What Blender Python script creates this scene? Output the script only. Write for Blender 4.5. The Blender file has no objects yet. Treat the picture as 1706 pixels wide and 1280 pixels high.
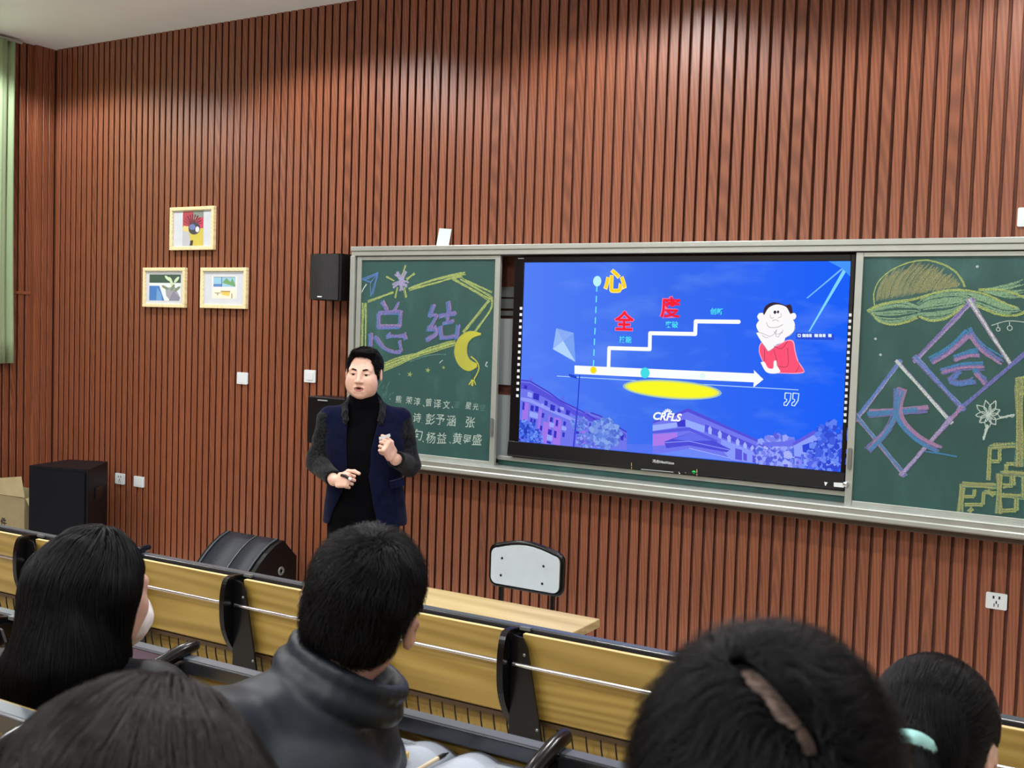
import bpy, bmesh, math, random
import numpy as np
from mathutils import Matrix, Vector

random.seed(7)
RNG = np.random.default_rng(11)
scene = bpy.context.scene
COL = scene.collection
PI = math.pi

# ------------------------------------------------------------------ camera, world, lights, exposure
CAM = np.array([3.19297, -5.47879, 1.90874])
FOC = 1773.68                       # focal length in pixels of a 1706 px wide frame
YAW, PITCH, ROLL = math.radians(-30.69968), math.radians(-2.94243), math.radians(1.86821)
_cy, _sy, _cp, _sp = math.cos(YAW), math.sin(YAW), math.cos(PITCH), math.sin(PITCH)
FW = np.array([_sy * _cp, _cy * _cp, _sp])
_rt = np.array([_cy, -_sy, 0.0])
_up = np.cross(_rt, FW)
RT = math.cos(ROLL) * _rt + math.sin(ROLL) * _up
UP = -math.sin(ROLL) * _rt + math.cos(ROLL) * _up

cam_data = bpy.data.cameras.new('camera')
cam = bpy.data.objects.new('camera', cam_data)
COL.objects.link(cam)
cam.matrix_world = Matrix(((RT[0], UP[0], -FW[0], CAM[0]), (RT[1], UP[1], -FW[1], CAM[1]), (RT[2], UP[2], -FW[2], CAM[2]), (0, 0, 0, 1)))
cam_data.sensor_fit = 'HORIZONTAL'
cam_data.sensor_width = 36.0
cam_data.lens = FOC / 1706.0 * 36.0
cam_data.clip_start = 0.05
cam_data.dof.use_dof = True
cam_data.dof.focus_distance = 5.2
cam_data.dof.aperture_fstop = 9.0
scene.camera = cam

scene.view_settings.view_transform = 'Standard'
scene.view_settings.look = 'None'
scene.view_settings.gamma = 1.0
scene.view_settings.use_curve_mapping = False
scene.view_settings.exposure = 0.0

world = bpy.data.worlds.new('world')
scene.world = world
world.use_nodes = True
world.node_tree.nodes['Background'].inputs[0].default_value = (0.9, 0.95, 1.0, 1)
world.node_tree.nodes['Background'].inputs[1].default_value = 0.05

CEIL = 4.057
LAMP_X = (-3.9, -1.58, 0.62, 2.85)
LAMP_ROWS = ((-0.95, 140.0), (-3.3, 128.0), (-5.7, 150.0), (-8.0, 160.0))
def lamp(x, y, watts):
    ld = bpy.data.lights.new('ceiling_lamp', 'SPOT')
    ld.energy = watts
    ld.color = (1.0, 0.99, 0.985)
    ld.spot_size = math.radians(150)
    ld.spot_blend = 0.28
    ld.shadow_soft_size = 0.09
    lo = bpy.data.objects.new('ceiling_lamp', ld)
    COL.objects.link(lo)
    lo.location = (x, y, CEIL - 0.045)
for ly, lw in LAMP_ROWS:
    for lx in LAMP_X:
        lamp(lx, ly, lw)

# ------------------------------------------------------------------ picture-to-place helper: a point of the photograph on a real plane
def at(u, v, y):
    d = FW + RT * (u - 853.0) / FOC - UP * (v - 640.0) / FOC
    return CAM + d * (y - CAM[1]) / d[1]

# ------------------------------------------------------------------ materials
def lin(r, g=None, b=None):
    if g is None:
        r, g, b = r
    f = lambda c: ((c / 255 + 0.055) / 1.055) ** 2.4 if c > 10.3 else c / 255 / 12.92
    return (f(r), f(g), f(b), 1.0)

class NT:
    def __init__(self, name):
        self.m = bpy.data.materials.new(name)
        self.m.use_nodes = True
        self.t = self.m.node_tree
        self.b = self.t.nodes['Principled BSDF']
    def n(self, kind, **kw):
        x = self.t.nodes.new(kind)
        for k, v in kw.items():
            setattr(x, k, v)
        return x
    def l(self, a, ao, b, bi):
        self.t.links.new(a.outputs[ao], b.inputs[bi])
    def ramp(self, src, out, stops):
        r = self.n('ShaderNodeValToRGB')
        el = r.color_ramp.elements
        while len(el) < len(stops):
            el.new(0.5)
        for e, (p, c) in zip(el, stops):
            e.position = p
            e.color = c
        self.l(src, out, r, 0)
        return r
    def coords(self, scale, kind='Object', rand=0.0):
        tc = self.n('ShaderNodeTexCoord')
        mp = self.n('ShaderNodeMapping')
        mp.inputs['Scale'].default_value = scale
        self.l(tc, kind, mp, 'Vector')
        if rand:
            oi = self.n('ShaderNodeObjectInfo')
            mm = self.n('ShaderNodeMath', operation='MULTIPLY')
            mm.inputs[1].default_value = rand
            self.l(oi, 'Random', mm, 0)
            cx = self.n('ShaderNodeCombineXYZ')
            for i in range(3):
                self.l(mm, 0, cx, i)
            self.l(cx, 0, mp, 'Location')
        return mp
    def bump(self, src, out, strength, dist=0.002):
        bp = self.n('ShaderNodeBump')
        bp.inputs['Strength'].default_value = strength
        bp.inputs['Distance'].default_value = dist
        self.l(src, out, bp, 'Height')
        self.l(bp, 0, self.b, 'Normal')

def plain(name, rgb, rough=0.5, metal=0.0, spec=0.5, noise=0.0, nscale=40, bump=0.0, bscale=300, coat=0.0, vary=0.0):
    t = NT(name)
    c = lin(rgb)
    t.b.inputs['Base Color'].default_value = c
    t.b.inputs['Roughness'].default_value = rough
    t.b.inputs['Metallic'].default_value = metal
    t.b.inputs['Specular IOR Level'].default_value = spec
    t.b.inputs['Coat Weight'].default_value = coat
    if noise:
        mp = t.coords((1, 1, 1))
        nz = t.n('ShaderNodeTexNoise')
        nz.inputs['Scale'].default_value = nscale
        nz.inputs['Detail'].default_value = 5
        t.l(mp, 0, nz, 'Vector')
        d = tuple(x * (1 - noise) for x in c[:3]) + (1,)
        e = tuple(min(1, x * (1 + noise)) for x in c[:3]) + (1,)
        r = t.ramp(nz, 'Fac', [(0.3, d), (0.7, e)])
        t.l(r, 0, t.b, 'Base Color')
    if bump:
        mp = t.coords((1, 1, 1))
        nz = t.n('ShaderNodeTexNoise')
        nz.inputs['Scale'].default_value = bscale
        nz.inputs['Detail'].default_value = 3
        t.l(mp, 0, nz, 'Vector')
        t.bump(nz, 'Fac', bump)
    return t.m

def wood(name, dark, mid, light, scale, rough=0.4, rand=0.0, coat=0.0, bump=0.05, spread=0.0):
    """long grain along one object axis (the axis with the small scale)"""
    t = NT(name)
    mp = t.coords(scale, 'Object', rand)
    nz = t.n('ShaderNodeTexNoise')
    nz.inputs['Scale'].default_value = 1.0
    nz.inputs['Detail'].default_value = 6
    nz.inputs['Roughness'].default_value = 0.62
    nz.inputs['Distortion'].default_value = 0.6
    t.l(mp, 0, nz, 'Vector')
    wv = t.n('ShaderNodeTexWave', wave_type='RINGS', rings_direction='SPHERICAL')
    wv.inputs['Scale'].default_value = 0.55
    wv.inputs['Distortion'].default_value = 5.0
    wv.inputs['Detail'].default_value = 2.0
    wv.inputs['Detail Scale'].default_value = 0.6
    t.l(mp, 0, wv, 'Vector')
    mx = t.n('ShaderNodeMix', data_type='FLOAT')
    mx.inputs[0].default_value = 0.35
    t.l(nz, 'Fac', mx, 2)
    t.l(wv, 'Fac', mx, 3)
    r = t.ramp(mx, 0, [(0.22, lin(dark)), (0.5, lin(mid)), (0.78, lin(light))])
    if spread:
        oi = t.n('ShaderNodeObjectInfo')
        mr = t.n('ShaderNodeMapRange')
        mr.inputs[3].default_value = 1 - spread
        mr.inputs[4].default_value = 1 + spread
        t.l(oi, 'Random', mr, 0)
        hv = t.n('ShaderNodeHueSaturation')
        t.l(mr, 0, hv, 'Value')
        t.l(r, 0, hv, 'Color')
        t.l(hv, 0, t.b, 'Base Color')
    else:
        t.l(r, 0, t.b, 'Base Color')
    t.b.inputs['Roughness'].default_value = rough
    t.b.inputs['Coat Weight'].default_value = coat
    t.b.inputs['Coat Roughness'].default_value = 0.22
    if bump:
        t.bump(nz, 'Fac', bump, 0.001)
    return t.m

def emit(name, rgb, strength=1.0):
    m = bpy.data.materials.new(name)
    m.use_nodes = True
    nt = m.node_tree
    nt.nodes.clear()
    e = nt.nodes.new('ShaderNodeEmission')
    e.inputs[0].default_value = lin(rgb)
    e.inputs[1].default_value = strength
    o = nt.nodes.new('ShaderNodeOutputMaterial')
    nt.links.new(e.outputs[0], o.inputs[0])
    return m

def chalk_mat(name, rgb):
    t = NT(name)
    t.b.inputs['Base Color'].default_value = lin(rgb)
    t.b.inputs['Roughness'].default_value = 0.95
    mp = t.coords((1, 1, 1))
    nz = t.n('ShaderNodeTexNoise')
    nz.inputs['Scale'].default_value = 420
    nz.inputs['Detail'].default_value = 3
    t.l(mp, 0, nz, 'Vector')
    r = t.ramp(nz, 'Fac', [(0.36, (0.12, 0.12, 0.12, 1)), (0.62, (0.9, 0.9, 0.9, 1))])
    t.l(r, 0, t.b, 'Alpha')
    return t.m

M = {}
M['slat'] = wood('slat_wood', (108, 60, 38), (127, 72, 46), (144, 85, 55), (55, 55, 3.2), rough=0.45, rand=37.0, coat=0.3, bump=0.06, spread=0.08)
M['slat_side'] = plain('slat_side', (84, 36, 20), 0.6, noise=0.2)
M['backing'] = plain('wall_backing', (90, 48, 32), 0.7, noise=0.2)
M['ceiling'] = plain('ceiling_paint', (238, 240, 246), 0.9, noise=0.02, nscale=3)
M['paint'] = plain('wall_paint', (228, 224, 216), 0.85, noise=0.02, nscale=4)
M['floor'] = plain('floor_vinyl', (205, 200, 190), 0.35, noise=0.08, nscale=9)
M['tier'] = plain('tier_vinyl', (185, 180, 172), 0.45, noise=0.1, nscale=12)
M['alu'] = plain('aluminium', (176, 182, 176), 0.38, metal=0.55, noise=0.05, nscale=8)
M['alu_dark'] = plain('aluminium_dark', (120, 124, 122), 0.4, metal=0.5)
M['board'] = None
M['black_plastic'] = plain('black_plastic', (11, 11, 13), 0.35, spec=0.3)
M['black_gloss'] = plain('black_gloss', (8, 8, 10), 0.22, coat=0.0, spec=0.35)
M['black_metal'] = plain('black_powder_coat', (9, 9, 11), 0.26, spec=0.45, bump=0.04, bscale=500)
M['rail'] = plain('rail_powder_coat', (40, 43, 49), 0.26, metal=0.25, spec=0.8, bump=0.02, bscale=400)
M['cabinet'] = plain('speaker_cabinet', (12, 14, 20), 0.5, spec=0.2, bump=0.25, bscale=350)
M['edge_grey'] = plain('edge_grey', (66, 72, 80), 0.5)
M['rail_top_sheen'] = plain('rail_top_sheen', (84, 91, 98), 0.34, metal=0.3)
M['chrome'] = plain('chrome', (215, 216, 220), 0.16, metal=1.0)
M['white_plastic'] = plain('white_plastic', (214, 221, 224), 0.4)
M['grey_plastic'] = plain('grey_plastic', (150, 158, 160), 0.5)
M['desk_wood'] = wood('desk_wood', (134, 108, 48), (152, 126, 60), (166, 140, 74), (0.9, 30, 30), rough=0.38, rand=19.0, coat=0.15, bump=0.03)
M['desk_edge'] = wood('desk_edge', (210, 178, 120), (226, 196, 138), (236, 210, 156), (3, 60, 60), rough=0.4)
M['table_wood'] = wood('table_wood', (170, 148, 98), (186, 164, 114), (200, 180, 130), (2.5, 20, 20), rough=0.4, coat=0.1, bump=0.02)
M['frame_wood'] = wood('frame_wood', (226, 204, 152), (238, 220, 172), (246, 232, 192), (30, 30, 30), rough=0.5)
M['paper'] = plain('paper', (204, 210, 218), 0.8, noise=0.03, nscale=20)
M['card'] = plain('cardboard', (150, 138, 104), 0.85, noise=0.08, nscale=12)
M['card_in'] = plain('cardboard_flap', (176, 164, 124), 0.85, noise=0.08, nscale=12)
M['ink'] = plain('ink', (30, 28, 26), 0.8)
M['brown_rail'] = plain('brown_rail', (70, 52, 36), 0.45)
M['wire'] = plain('wire', (26, 18, 18), 0.4)

def grille(name, rgb):
    t = NT(name)
    t.b.inputs['Base Color'].default_value = lin(rgb)
    t.b.inputs['Roughness'].default_value = 0.5
    mp = t.coords((1, 1, 1))
    vo = t.n('ShaderNodeTexVoronoi')
    vo.inputs['Scale'].default_value = 190
    t.l(mp, 0, vo, 'Vector')
    r = t.ramp(vo, 'Distance', [(0.25, lin([c * 0.45 for c in rgb])), (0.5, lin(rgb))])
    t.l(r, 0, t.b, 'Base Color')
    t.bump(vo, 'Distance', 0.6, 0.002)
    return t.m
M['grille_dark'] = grille('speaker_grille_dark', (22, 24, 28))
M['grille'] = grille('speaker_grille', (44, 50, 60))

def board_mat():
    t = NT('chalkboard_green')
    t.b.inputs['Roughness'].default_value = 0.55
    mp = t.coords((1.0, 1, 0.6))
    nz = t.n('ShaderNodeTexNoise')
    nz.inputs['Scale'].default_value = 4.0
    nz.inputs['Detail'].default_value = 8
    nz.inputs['Roughness'].default_value = 0.65
    t.l(mp, 0, nz, 'Vector')
    r = t.ramp(nz, 'Fac', [(0.3, lin(26, 66, 62)), (0.55, lin(34, 76, 72)), (0.8, lin(58, 100, 96))])
    t.l(r, 0, t.b, 'Base Color')
    return t.m
M['board'] = board_mat()

def curtain_mat():
    t = NT('curtain_cloth')
    t.b.inputs['Base Color'].default_value = lin(148, 170, 132)
    t.b.inputs['Roughness'].default_value = 0.9
    t.b.inputs['Subsurface Weight'].default_value = 0.0
    mp = t.coords((1, 1, 1))
    nz = t.n('ShaderNodeTexNoise')
    nz.inputs['Scale'].default_value = 700
    t.l(mp, 0, nz, 'Vector')
    t.bump(nz, 'Fac', 0.2)
    return t.m
M['curtain'] = curtain_mat()

# people
def skin_mat(name, rgb):
    t = NT(name)
    t.b.inputs['Base Color'].default_value = lin(rgb)
    t.b.inputs['Roughness'].default_value = 0.5
    t.b.inputs['Subsurface Weight'].default_value = 0.08
    t.b.inputs['Subsurface Radius'].default_value = (0.012, 0.005, 0.003)
    mp = t.coords((1, 1, 1))
    nz = t.n('ShaderNodeTexNoise')
    nz.inputs['Scale'].default_value = 22
    nz.inputs['Detail'].default_value = 4
    t.l(mp, 0, nz, 'Vector')
    a = [c * 0.95 for c in rgb]
    b = [min(255, c * 1.04) for c in rgb]
    a[0] = rgb[0] * 0.99
    r = t.ramp(nz, 'Fac', [(0.35, lin(a)), (0.65, lin(b))])
    t.l(r, 0, t.b, 'Base Color')
    return t.m
M['skin'] = skin_mat('skin', (216, 178, 158))
M['skin_b'] = skin_mat('skin_warm', (196, 158, 142))
M['scalp'] = plain('scalp', (112, 94, 84), 0.7)
M['lips'] = plain('lips', (158, 98, 90), 0.5)
M['mouth'] = plain('mouth_inside', (70, 28, 28), 0.6)

def hair_mat(name, rgb, rough=0.38, spec=0.2):
    t = NT(name)
    t.b.inputs['Base Color'].default_value = lin(rgb)
    t.b.inputs['Roughness'].default_value = rough
    t.b.inputs['Specular IOR Level'].default_value = spec
    return t.m
M['hair'] = hair_mat('black_hair', (5, 5, 8), 0.4, 0.2)
M['hair_cap'] = hair_mat('black_hair_base', (5, 5, 7), 0.8, 0.03)
M['hair_brown'] = hair_mat('brown_black_hair', (30, 25, 23), 0.42, 0.25)
M['hair_brown_cap'] = hair_mat('brown_black_hair_base', (14, 12, 11), 0.8, 0.05)

def fabric(name, rgb, rough=0.9, vs=60, amt=0.25, bump=0.3, bscale=500, sheen=0.0, spec=0.06):
    t = NT(name)
    c = lin(rgb)
    mp = t.coords((1, 1, 1))
    nz = t.n('ShaderNodeTexNoise')
    nz.inputs['Scale'].default_value = vs
    nz.inputs['Detail'].default_value = 6
    t.l(mp, 0, nz, 'Vector')
    r = t.ramp(nz, 'Fac', [(0.35, tuple(x * (1 - amt) for x in c[:3]) + (1,)), (0.65, tuple(min(1, x * (1 + amt)) for x in c[:3]) + (1,))])
    t.l(r, 0, t.b, 'Base Color')
    t.b.inputs['Roughness'].default_value = rough
    t.b.inputs['Sheen Weight'].default_value = sheen
    t.b.inputs['Specular IOR Level'].default_value = spec
    n2 = t.n('ShaderNodeTexNoise')
    n2.inputs['Scale'].default_value = bscale
    t.l(mp, 0, n2, 'Vector')
    t.bump(n2, 'Fac', bump)
    return t.m
M['navy'] = fabric('navy_wool', (11, 16, 42), vs=30, sheen=0.05)
M['charcoal_knit'] = fabric('charcoal_knit', (25, 27, 29), vs=90, amt=0.75, bump=0.9, bscale=160, sheen=0.08)
M['black_knit'] = fabric('black_knit', (5, 6, 10), vs=80, sheen=0.0)
M['black_cloth'] = fabric('black_cloth', (5, 5, 7), vs=60, sheen=0.0)
M['down'] = fabric('slate_shell', (22, 30, 38), rough=0.48, vs=14, amt=0.1, bump=0.12, bscale=60, sheen=0.0, spec=0.3)
M['down_dark'] = fabric('dark_shell', (18, 20, 24), rough=0.5, vs=14, amt=0.1, bump=0.1, bscale=60, sheen=0.0, spec=0.2)
M['grey_cloth'] = fabric('dark_grey_cloth', (26, 28, 32), vs=40)
M['mask'] = plain('mask_white', (232, 226, 228), 0.7)
M['mint'] = fabric('mint_elastic', (150, 200, 196), vs=60, amt=0.1)
M['leather'] = plain('black_leather', (16, 15, 15), 0.4)
M['eye_white'] = plain('eye_white', (214, 206, 202), 0.3)
M['eye_dark'] = plain('eye_dark', (24, 16, 12), 0.2)

# ------------------------------------------------------------------ object helpers
def link(o, parent=None):
    COL.objects.link(o)
    if parent is not None:
        o.parent = parent
    return o

def tag(o, label=None, cat=None, group=None, kind=None):
    if label: o['label'] = label
    if cat: o['category'] = cat
    if group: o['group'] = group
    if kind: o['kind'] = kind
    return o

def empty(name, loc=(0, 0, 0), rotz=0.0, label=None, cat=None, group=None, kind=None, parent=None):
    o = bpy.data.objects.new(name, None)
    o.empty_display_size = 0.05
    link(o, parent)
    o.location = loc
    o.rotation_euler = (0, 0, rotz)
    return tag(o, label, cat, group, kind)

class MB:
    """collects shapes into one mesh"""
    def __init__(self):
        self.v, self.f, self.mi, self.sm = [], [], [], []
    def add(self, vs, fs, mi=0, smooth=False):
        b = len(self.v)
        self.v += [tuple(map(float, p)) for p in vs]
        self.f += [tuple(b + i for i in f) for f in fs]
        self.mi += [mi] * len(fs)
        self.sm += [smooth] * len(fs)
        return self
    def box(self, x0, x1, y0, y1, z0, z1, mi=0):
        vs = [(x, y, z) for z in (z0, z1) for y in (y0, y1) for x in (x0, x1)]
        return self.add(vs, [(0, 2, 3, 1), (4, 5, 7, 6), (0, 1, 5, 4), (2, 6, 7, 3), (0, 4, 6, 2), (1, 3, 7, 5)], mi)
    def prism(self, poly, a, b, axis='y', mi=0, smooth=False):
        """poly: 2D points; extruded between a and b along axis (x: poly=(y,z); y: poly=(x,z); z: poly=(x,y))"""
        n = len(poly)
        mk = {'x': lambda p, t: (t, p[0], p[1]), 'y': lambda p, t: (p[0], t, p[1]), 'z': lambda p, t: (p[0], p[1], t)}[axis]
        vs = [mk(p, a) for p in poly] + [mk(p, b) for p in poly]
        fs = [tuple(range(n)), tuple(range(2 * n - 1, n - 1, -1))]
        self.add(vs, fs, mi)
        self.add(vs, [(i, i + n, (i + 1) % n + n, (i + 1) % n) for i in range(n)], mi, smooth)
        return self
    def tube(self, path, r, n=10, mi=0, caps=True, closed=False):
        P = [np.array(p, float) for p in path]
        rs = r if hasattr(r, '__len__') else [r] * len(P)
        m = len(P)
        vs = []
        ref = None
        for i in range(m):
            if closed:
                t = P[(i + 1) % m] - P[i - 1]
            else:
                t = P[min(i + 1, m - 1)] - P[max(i - 1, 0)]
            t = t / (np.linalg.norm(t) + 1e-12)
            if ref is None:
                ref = np.array([0, 0, 1.0]) if abs(t[2]) < 0.9 else np.array([1.0, 0, 0])
            a = ref - t * (ref @ t)
            a /= np.linalg.norm(a)
            ref = a
            b = np.cross(t, a)
            for k in range(n):
                w = 2 * PI * k / n
                vs.append(P[i] + rs[i] * (math.cos(w) * a + math.sin(w) * b))
        fs = []
        for i in range(m if closed else m - 1):
            j = (i + 1) % m
            for k in range(n):
                fs.append((i * n + k, i * n + (k + 1) % n, j * n + (k + 1) % n, j * n + k))
        self.add(vs, fs, mi, True)
        if caps and not closed:
            self.add(vs[:n], [tuple(range(n - 1, -1, -1))], mi)
            self.add(vs[-n:], [tuple(range(n))], mi)
        return self
    def lathe(self, prof, c=(0, 0, 0), n=24, axis='z', mi=0):
        vs = []
        for r, h in prof:
            for k in range(n):
                w = 2 * PI * k / n
                p = (r * math.cos(w), r * math.sin(w), h)
                if axis == 'y': p = (p[0], p[2], p[1])
                if axis == 'x': p = (p[2], p[0], p[1])
                vs.append((p[0] + c[0], p[1] + c[1], p[2] + c[2]))
        fs = []
        for i in range(len(prof) - 1):
            for k in range(n):
                fs.append((i * n + k, i * n + (k + 1) % n, (i + 1) * n + (k + 1) % n, (i + 1) * n + k))
        return self.add(vs, fs, mi, True)
    def mesh(self, name, mats):
        me = bpy.data.meshes.new(name)
        me.from_pydata(self.v, [], self.f)
        for m in (mats if isinstance(mats, (list, tuple)) else [mats]):
            me.materials.append(m)
        me.polygons.foreach_set('material_index', self.mi)
        me.polygons.foreach_set('use_smooth', self.sm)
        me.update()
        bm = bmesh.new()
        bm.from_mesh(me)
        bmesh.ops.recalc_face_normals(bm, faces=bm.faces)
        bm.to_mesh(me)
        bm.free()
        return me
    def build(self, name, mats, parent=None, bevel=0.0, seg=2, loc=None, kind=None, label=None):
        o = bpy.data.objects.new(name, self.mesh(name, mats))
        link(o, parent)
        if loc is not None:
            o.location = loc
        if bevel:
            md = o.modifiers.new('edge', 'BEVEL')
            md.width = bevel
            md.segments = seg
            md.limit_method = 'ANGLE'
            md.angle_limit = math.radians(40)
        if kind: o['kind'] = kind
        if label: o['label'] = label
        return o

def rrect(x0, x1, z0, z1, r, n=5):
    pts = []
    for cx, cz, a0 in ((x1 - r, z1 - r, 0), (x0 + r, z1 - r, 90), (x0 + r, z0 + r, 180), (x1 - r, z0 + r, 270)):
        for i in range(n + 1):
            a = math.radians(a0 + 90 * i / n)
            pts.append((cx + r * math.cos(a), cz + r * math.sin(a)))
    return pts

def copy_of(o, parent, loc=None, rot=None):
    c = o.copy()
    COL.objects.link(c)
    c.parent = parent
    if loc is not None: c.location = loc
    if rot is not None: c.rotation_euler = rot
    return c

def text_mesh(s, size, weight=0.0, shear=0.0):
    cu = bpy.data.curves.new('writing', 'FONT')
    cu.body = s
    cu.size = size
    cu.offset = weight
    cu.shear = shear
    cu.resolution_u = 3
    ob = bpy.data.objects.new('writing', cu)
    COL.objects.link(ob)
    bpy.context.view_layer.update()
    me = bpy.data.meshes.new_from_object(ob.evaluated_get(bpy.context.evaluated_depsgraph_get()))
    bpy.data.objects.remove(ob)
    bpy.data.curves.remove(cu)
    n = len(me.vertices)
    co = np.empty(n * 3)
    me.vertices.foreach_get('co', co)
    fs = [tuple(p.vertices) for p in me.polygons]
    bpy.data.meshes.remove(me)
    return co.reshape(-1, 3), fs

def text_to(mb, s, O, size, weight=0.0, shear=0.0, mi=0, rot=0.0, sx=1.0):
    """writing on a plane facing -y: O = lower-left corner of the first character box"""
    co, fs = text_mesh(s, size, weight, shear)
    if not len(co):
        return
    c, q = math.cos(rot), math.sin(rot)
    x, y = co[:, 0] * sx, co[:, 1]
    vs = np.stack([O[0] + c * x - q * y, np.full(len(co), O[1]), O[2] + q * x + c * y], 1)
    mb.add(vs, fs, mi)

# ------------------------------------------------------------------ the room
RX, BY = 5.5, -9.2       # right wall and back wall
LX = -4.56
TIERS = ((-2.2, 0.11), (-2.95, 0.29), (-3.95, 0.47), (-4.85, 0.65))

MB().box(-4.8, RX, BY, 0.2, -0.1, 0.0).build('floor', M['floor'])['kind'] = 'structure'
for i, (y, z) in enumerate(TIERS):
    y2 = TIERS[i + 1][0] if i < 3 else BY
    o = MB().box(-3.6, RX, y2 - 0.0, y, 0.0, z).build('floor_step', M['tier'], bevel=0.008)
    o['kind'] = 'structure'
MB().box(-4.8, RX, BY, 0.25, CEIL, CEIL + 0.12).build('ceiling', M['ceiling'])['kind'] = 'structure'

SLAT_W, SLAT_D, PITCH_W = 0.0495, 0.019, 0.06445
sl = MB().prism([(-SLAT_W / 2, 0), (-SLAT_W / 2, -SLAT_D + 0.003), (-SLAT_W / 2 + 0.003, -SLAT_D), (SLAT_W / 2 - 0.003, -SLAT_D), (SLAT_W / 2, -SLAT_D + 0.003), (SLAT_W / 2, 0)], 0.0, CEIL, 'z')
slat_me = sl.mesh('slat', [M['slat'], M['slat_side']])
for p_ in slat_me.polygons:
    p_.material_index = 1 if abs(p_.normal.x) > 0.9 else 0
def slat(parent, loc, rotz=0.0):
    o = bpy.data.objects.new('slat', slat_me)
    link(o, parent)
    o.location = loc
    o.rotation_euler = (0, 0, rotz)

WALL_Y = 0.13
wf = empty('wall_front', (0, 0, 0), kind='structure')
MB().box(-4.8, RX, WALL_Y + SLAT_D, 0.3, 0, CEIL).build('wall_backing', M['backing'], wf)
x = 1.81 - PITCH_W * int((1.81 - LX - 0.02) / PITCH_W)
while x < RX - 0.03:
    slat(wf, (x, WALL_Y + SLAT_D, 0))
    x += PITCH_W

wl = empty('wall_left', (0, 0, 0), kind='structure')
MB().box(-4.9, LX - SLAT_D, -0.035, WALL_Y + 0.03, 0, CEIL).build('wall_pier', M['backing'], wl)
MB().box(-4.9, LX - 0.035 - SLAT_D, BY, -0.035, 0, CEIL).build('wall_backing', M['backing'], wl)
for k in range(3):
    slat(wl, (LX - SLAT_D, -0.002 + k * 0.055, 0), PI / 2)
y = -0.035 - 0.03
for k in range(30):
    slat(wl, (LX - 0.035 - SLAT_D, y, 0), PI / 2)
    y -= PITCH_W
tr = MB().box(LX - 0.05, LX + 0.002, -0.04, -0.028, 0, CEIL).build('trim_1', M['slat'], bevel=0.003)
tr['kind'] = 'structure'
tr = MB().box(LX - 0.085, LX - 0.03, -1.9, -0.05, 2.06, 2.085).build('trim_2', M['slat'], bevel=0.003)
tr['kind'] = 'structure'
MB().box(RX, RX + 0.15, BY, 0.3, 0, CEIL).build('wall_right', M['paint'])['kind'] = 'structure'
MB().box(-4.9, RX + 0.15, BY - 0.15, BY, 0, CEIL).build('wall_back', M['paint'])['kind'] = 'structure'

# curtain on the left wall
cm = MB()
ys = np.linspace(-0.255, -2.3, 150)
fold = lambda yy: 0.028 * np.sin(yy * 48) + 0.012 * np.sin(yy * 113 + 1.0)
vs, fs = [], []
nz_ = 14
for j in range(nz_):
    t = j / (nz_ - 1)
    z = (CEIL - 0.04) * (1 - t) + 1.512 * t
    for yy in ys:
        vs.append((-4.515 + fold(yy) * (0.7 + 0.3 * t), yy + 0.016 * math.sin(t * 3 + yy * 9) * t, z))
n = len(ys)
for j in range(nz_ - 1):
    for i in range(n - 1):
        fs.append((j * n + i, j * n + i + 1, (j + 1) * n + i + 1, (j + 1) * n + i))
cm.add(vs, fs, 0, True)
cu = empty('curtain', (-4.515, -1.2, 1.512), label='pale green floor-length window curtain hanging against the slatted side wall', cat='curtain')
cu['label'] = 'pale green window curtain hanging beside the slatted wall corner'
o = cm.build('curtain_cloth', M['curtain'])
o.parent = cu
o.matrix_parent_inverse = Matrix.Translation(Vector((4.515, 1.2, -1.512)))
md = o.modifiers.new('thick', 'SOLIDIFY')
md.thickness = 0.003
o = MB().tube([(-4.515, -0.2, CEIL - 0.03), (-4.515, -2.35, CEIL - 0.03)], 0.012).build('curtain_rail', M['alu'])
o.parent = cu
o.matrix_parent_inverse = Matrix.Translation(Vector((4.515, 1.2, -1.512)))

# recessed ceiling lamps (the spot lamps at the top of this script sit in them)
def light_fixture(x, y, first=[None]):
    r = empty('ceiling_light', (x, y, CEIL), label=None, cat='ceiling light', group='recessed ceiling lamps over the room')
    r['label'] = 'round recessed white ceiling lamp set in the plain ceiling'
    if first[0] is None:
        a = MB().lathe([(0.095, 0.0), (0.125, 0.0), (0.125, -0.012), (0.105, -0.018), (0.095, -0.004)], n=28).build('lamp_ring', M['white_plastic'], r)
        b = MB().lathe([(0.0, -0.003), (0.096, -0.003)], n=28).build('lamp_lens', emit('lamp_glow', (255, 246, 230), 6.0), r)
        first[0] = (a, b)
    else:
        for q in first[0]:
            copy_of(q, r)
for ly, lw in LAMP_ROWS:
    for lx in LAMP_X:
        light_fixture(lx, ly)

# ------------------------------------------------------------------ blackboard with sliding panels
def smooth_path(pts, sub=6):
    P = np.array(pts, float)
    if len(P) < 3:
        return np.array([P[0] + (P[-1] - P[0]) * t for t in np.linspace(0, 1, sub * 2)])
    out = []
    for i in range(len(P) - 1):
        p0, p1, p2, p3 = P[max(i - 1, 0)], P[i], P[i + 1], P[min(i + 2, len(P) - 1)]
        for t in np.linspace(0, 1, sub, endpoint=False):
            out.append(0.5 * (2 * p1 + (p2 - p0) * t + (2 * p0 - 5 * p1 + 4 * p2 - p3) * t * t + (3 * p1 - p0 - 3 * p2 + p3) * t ** 3))
    out.append(P[-1])
    return np.array(out)

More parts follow.
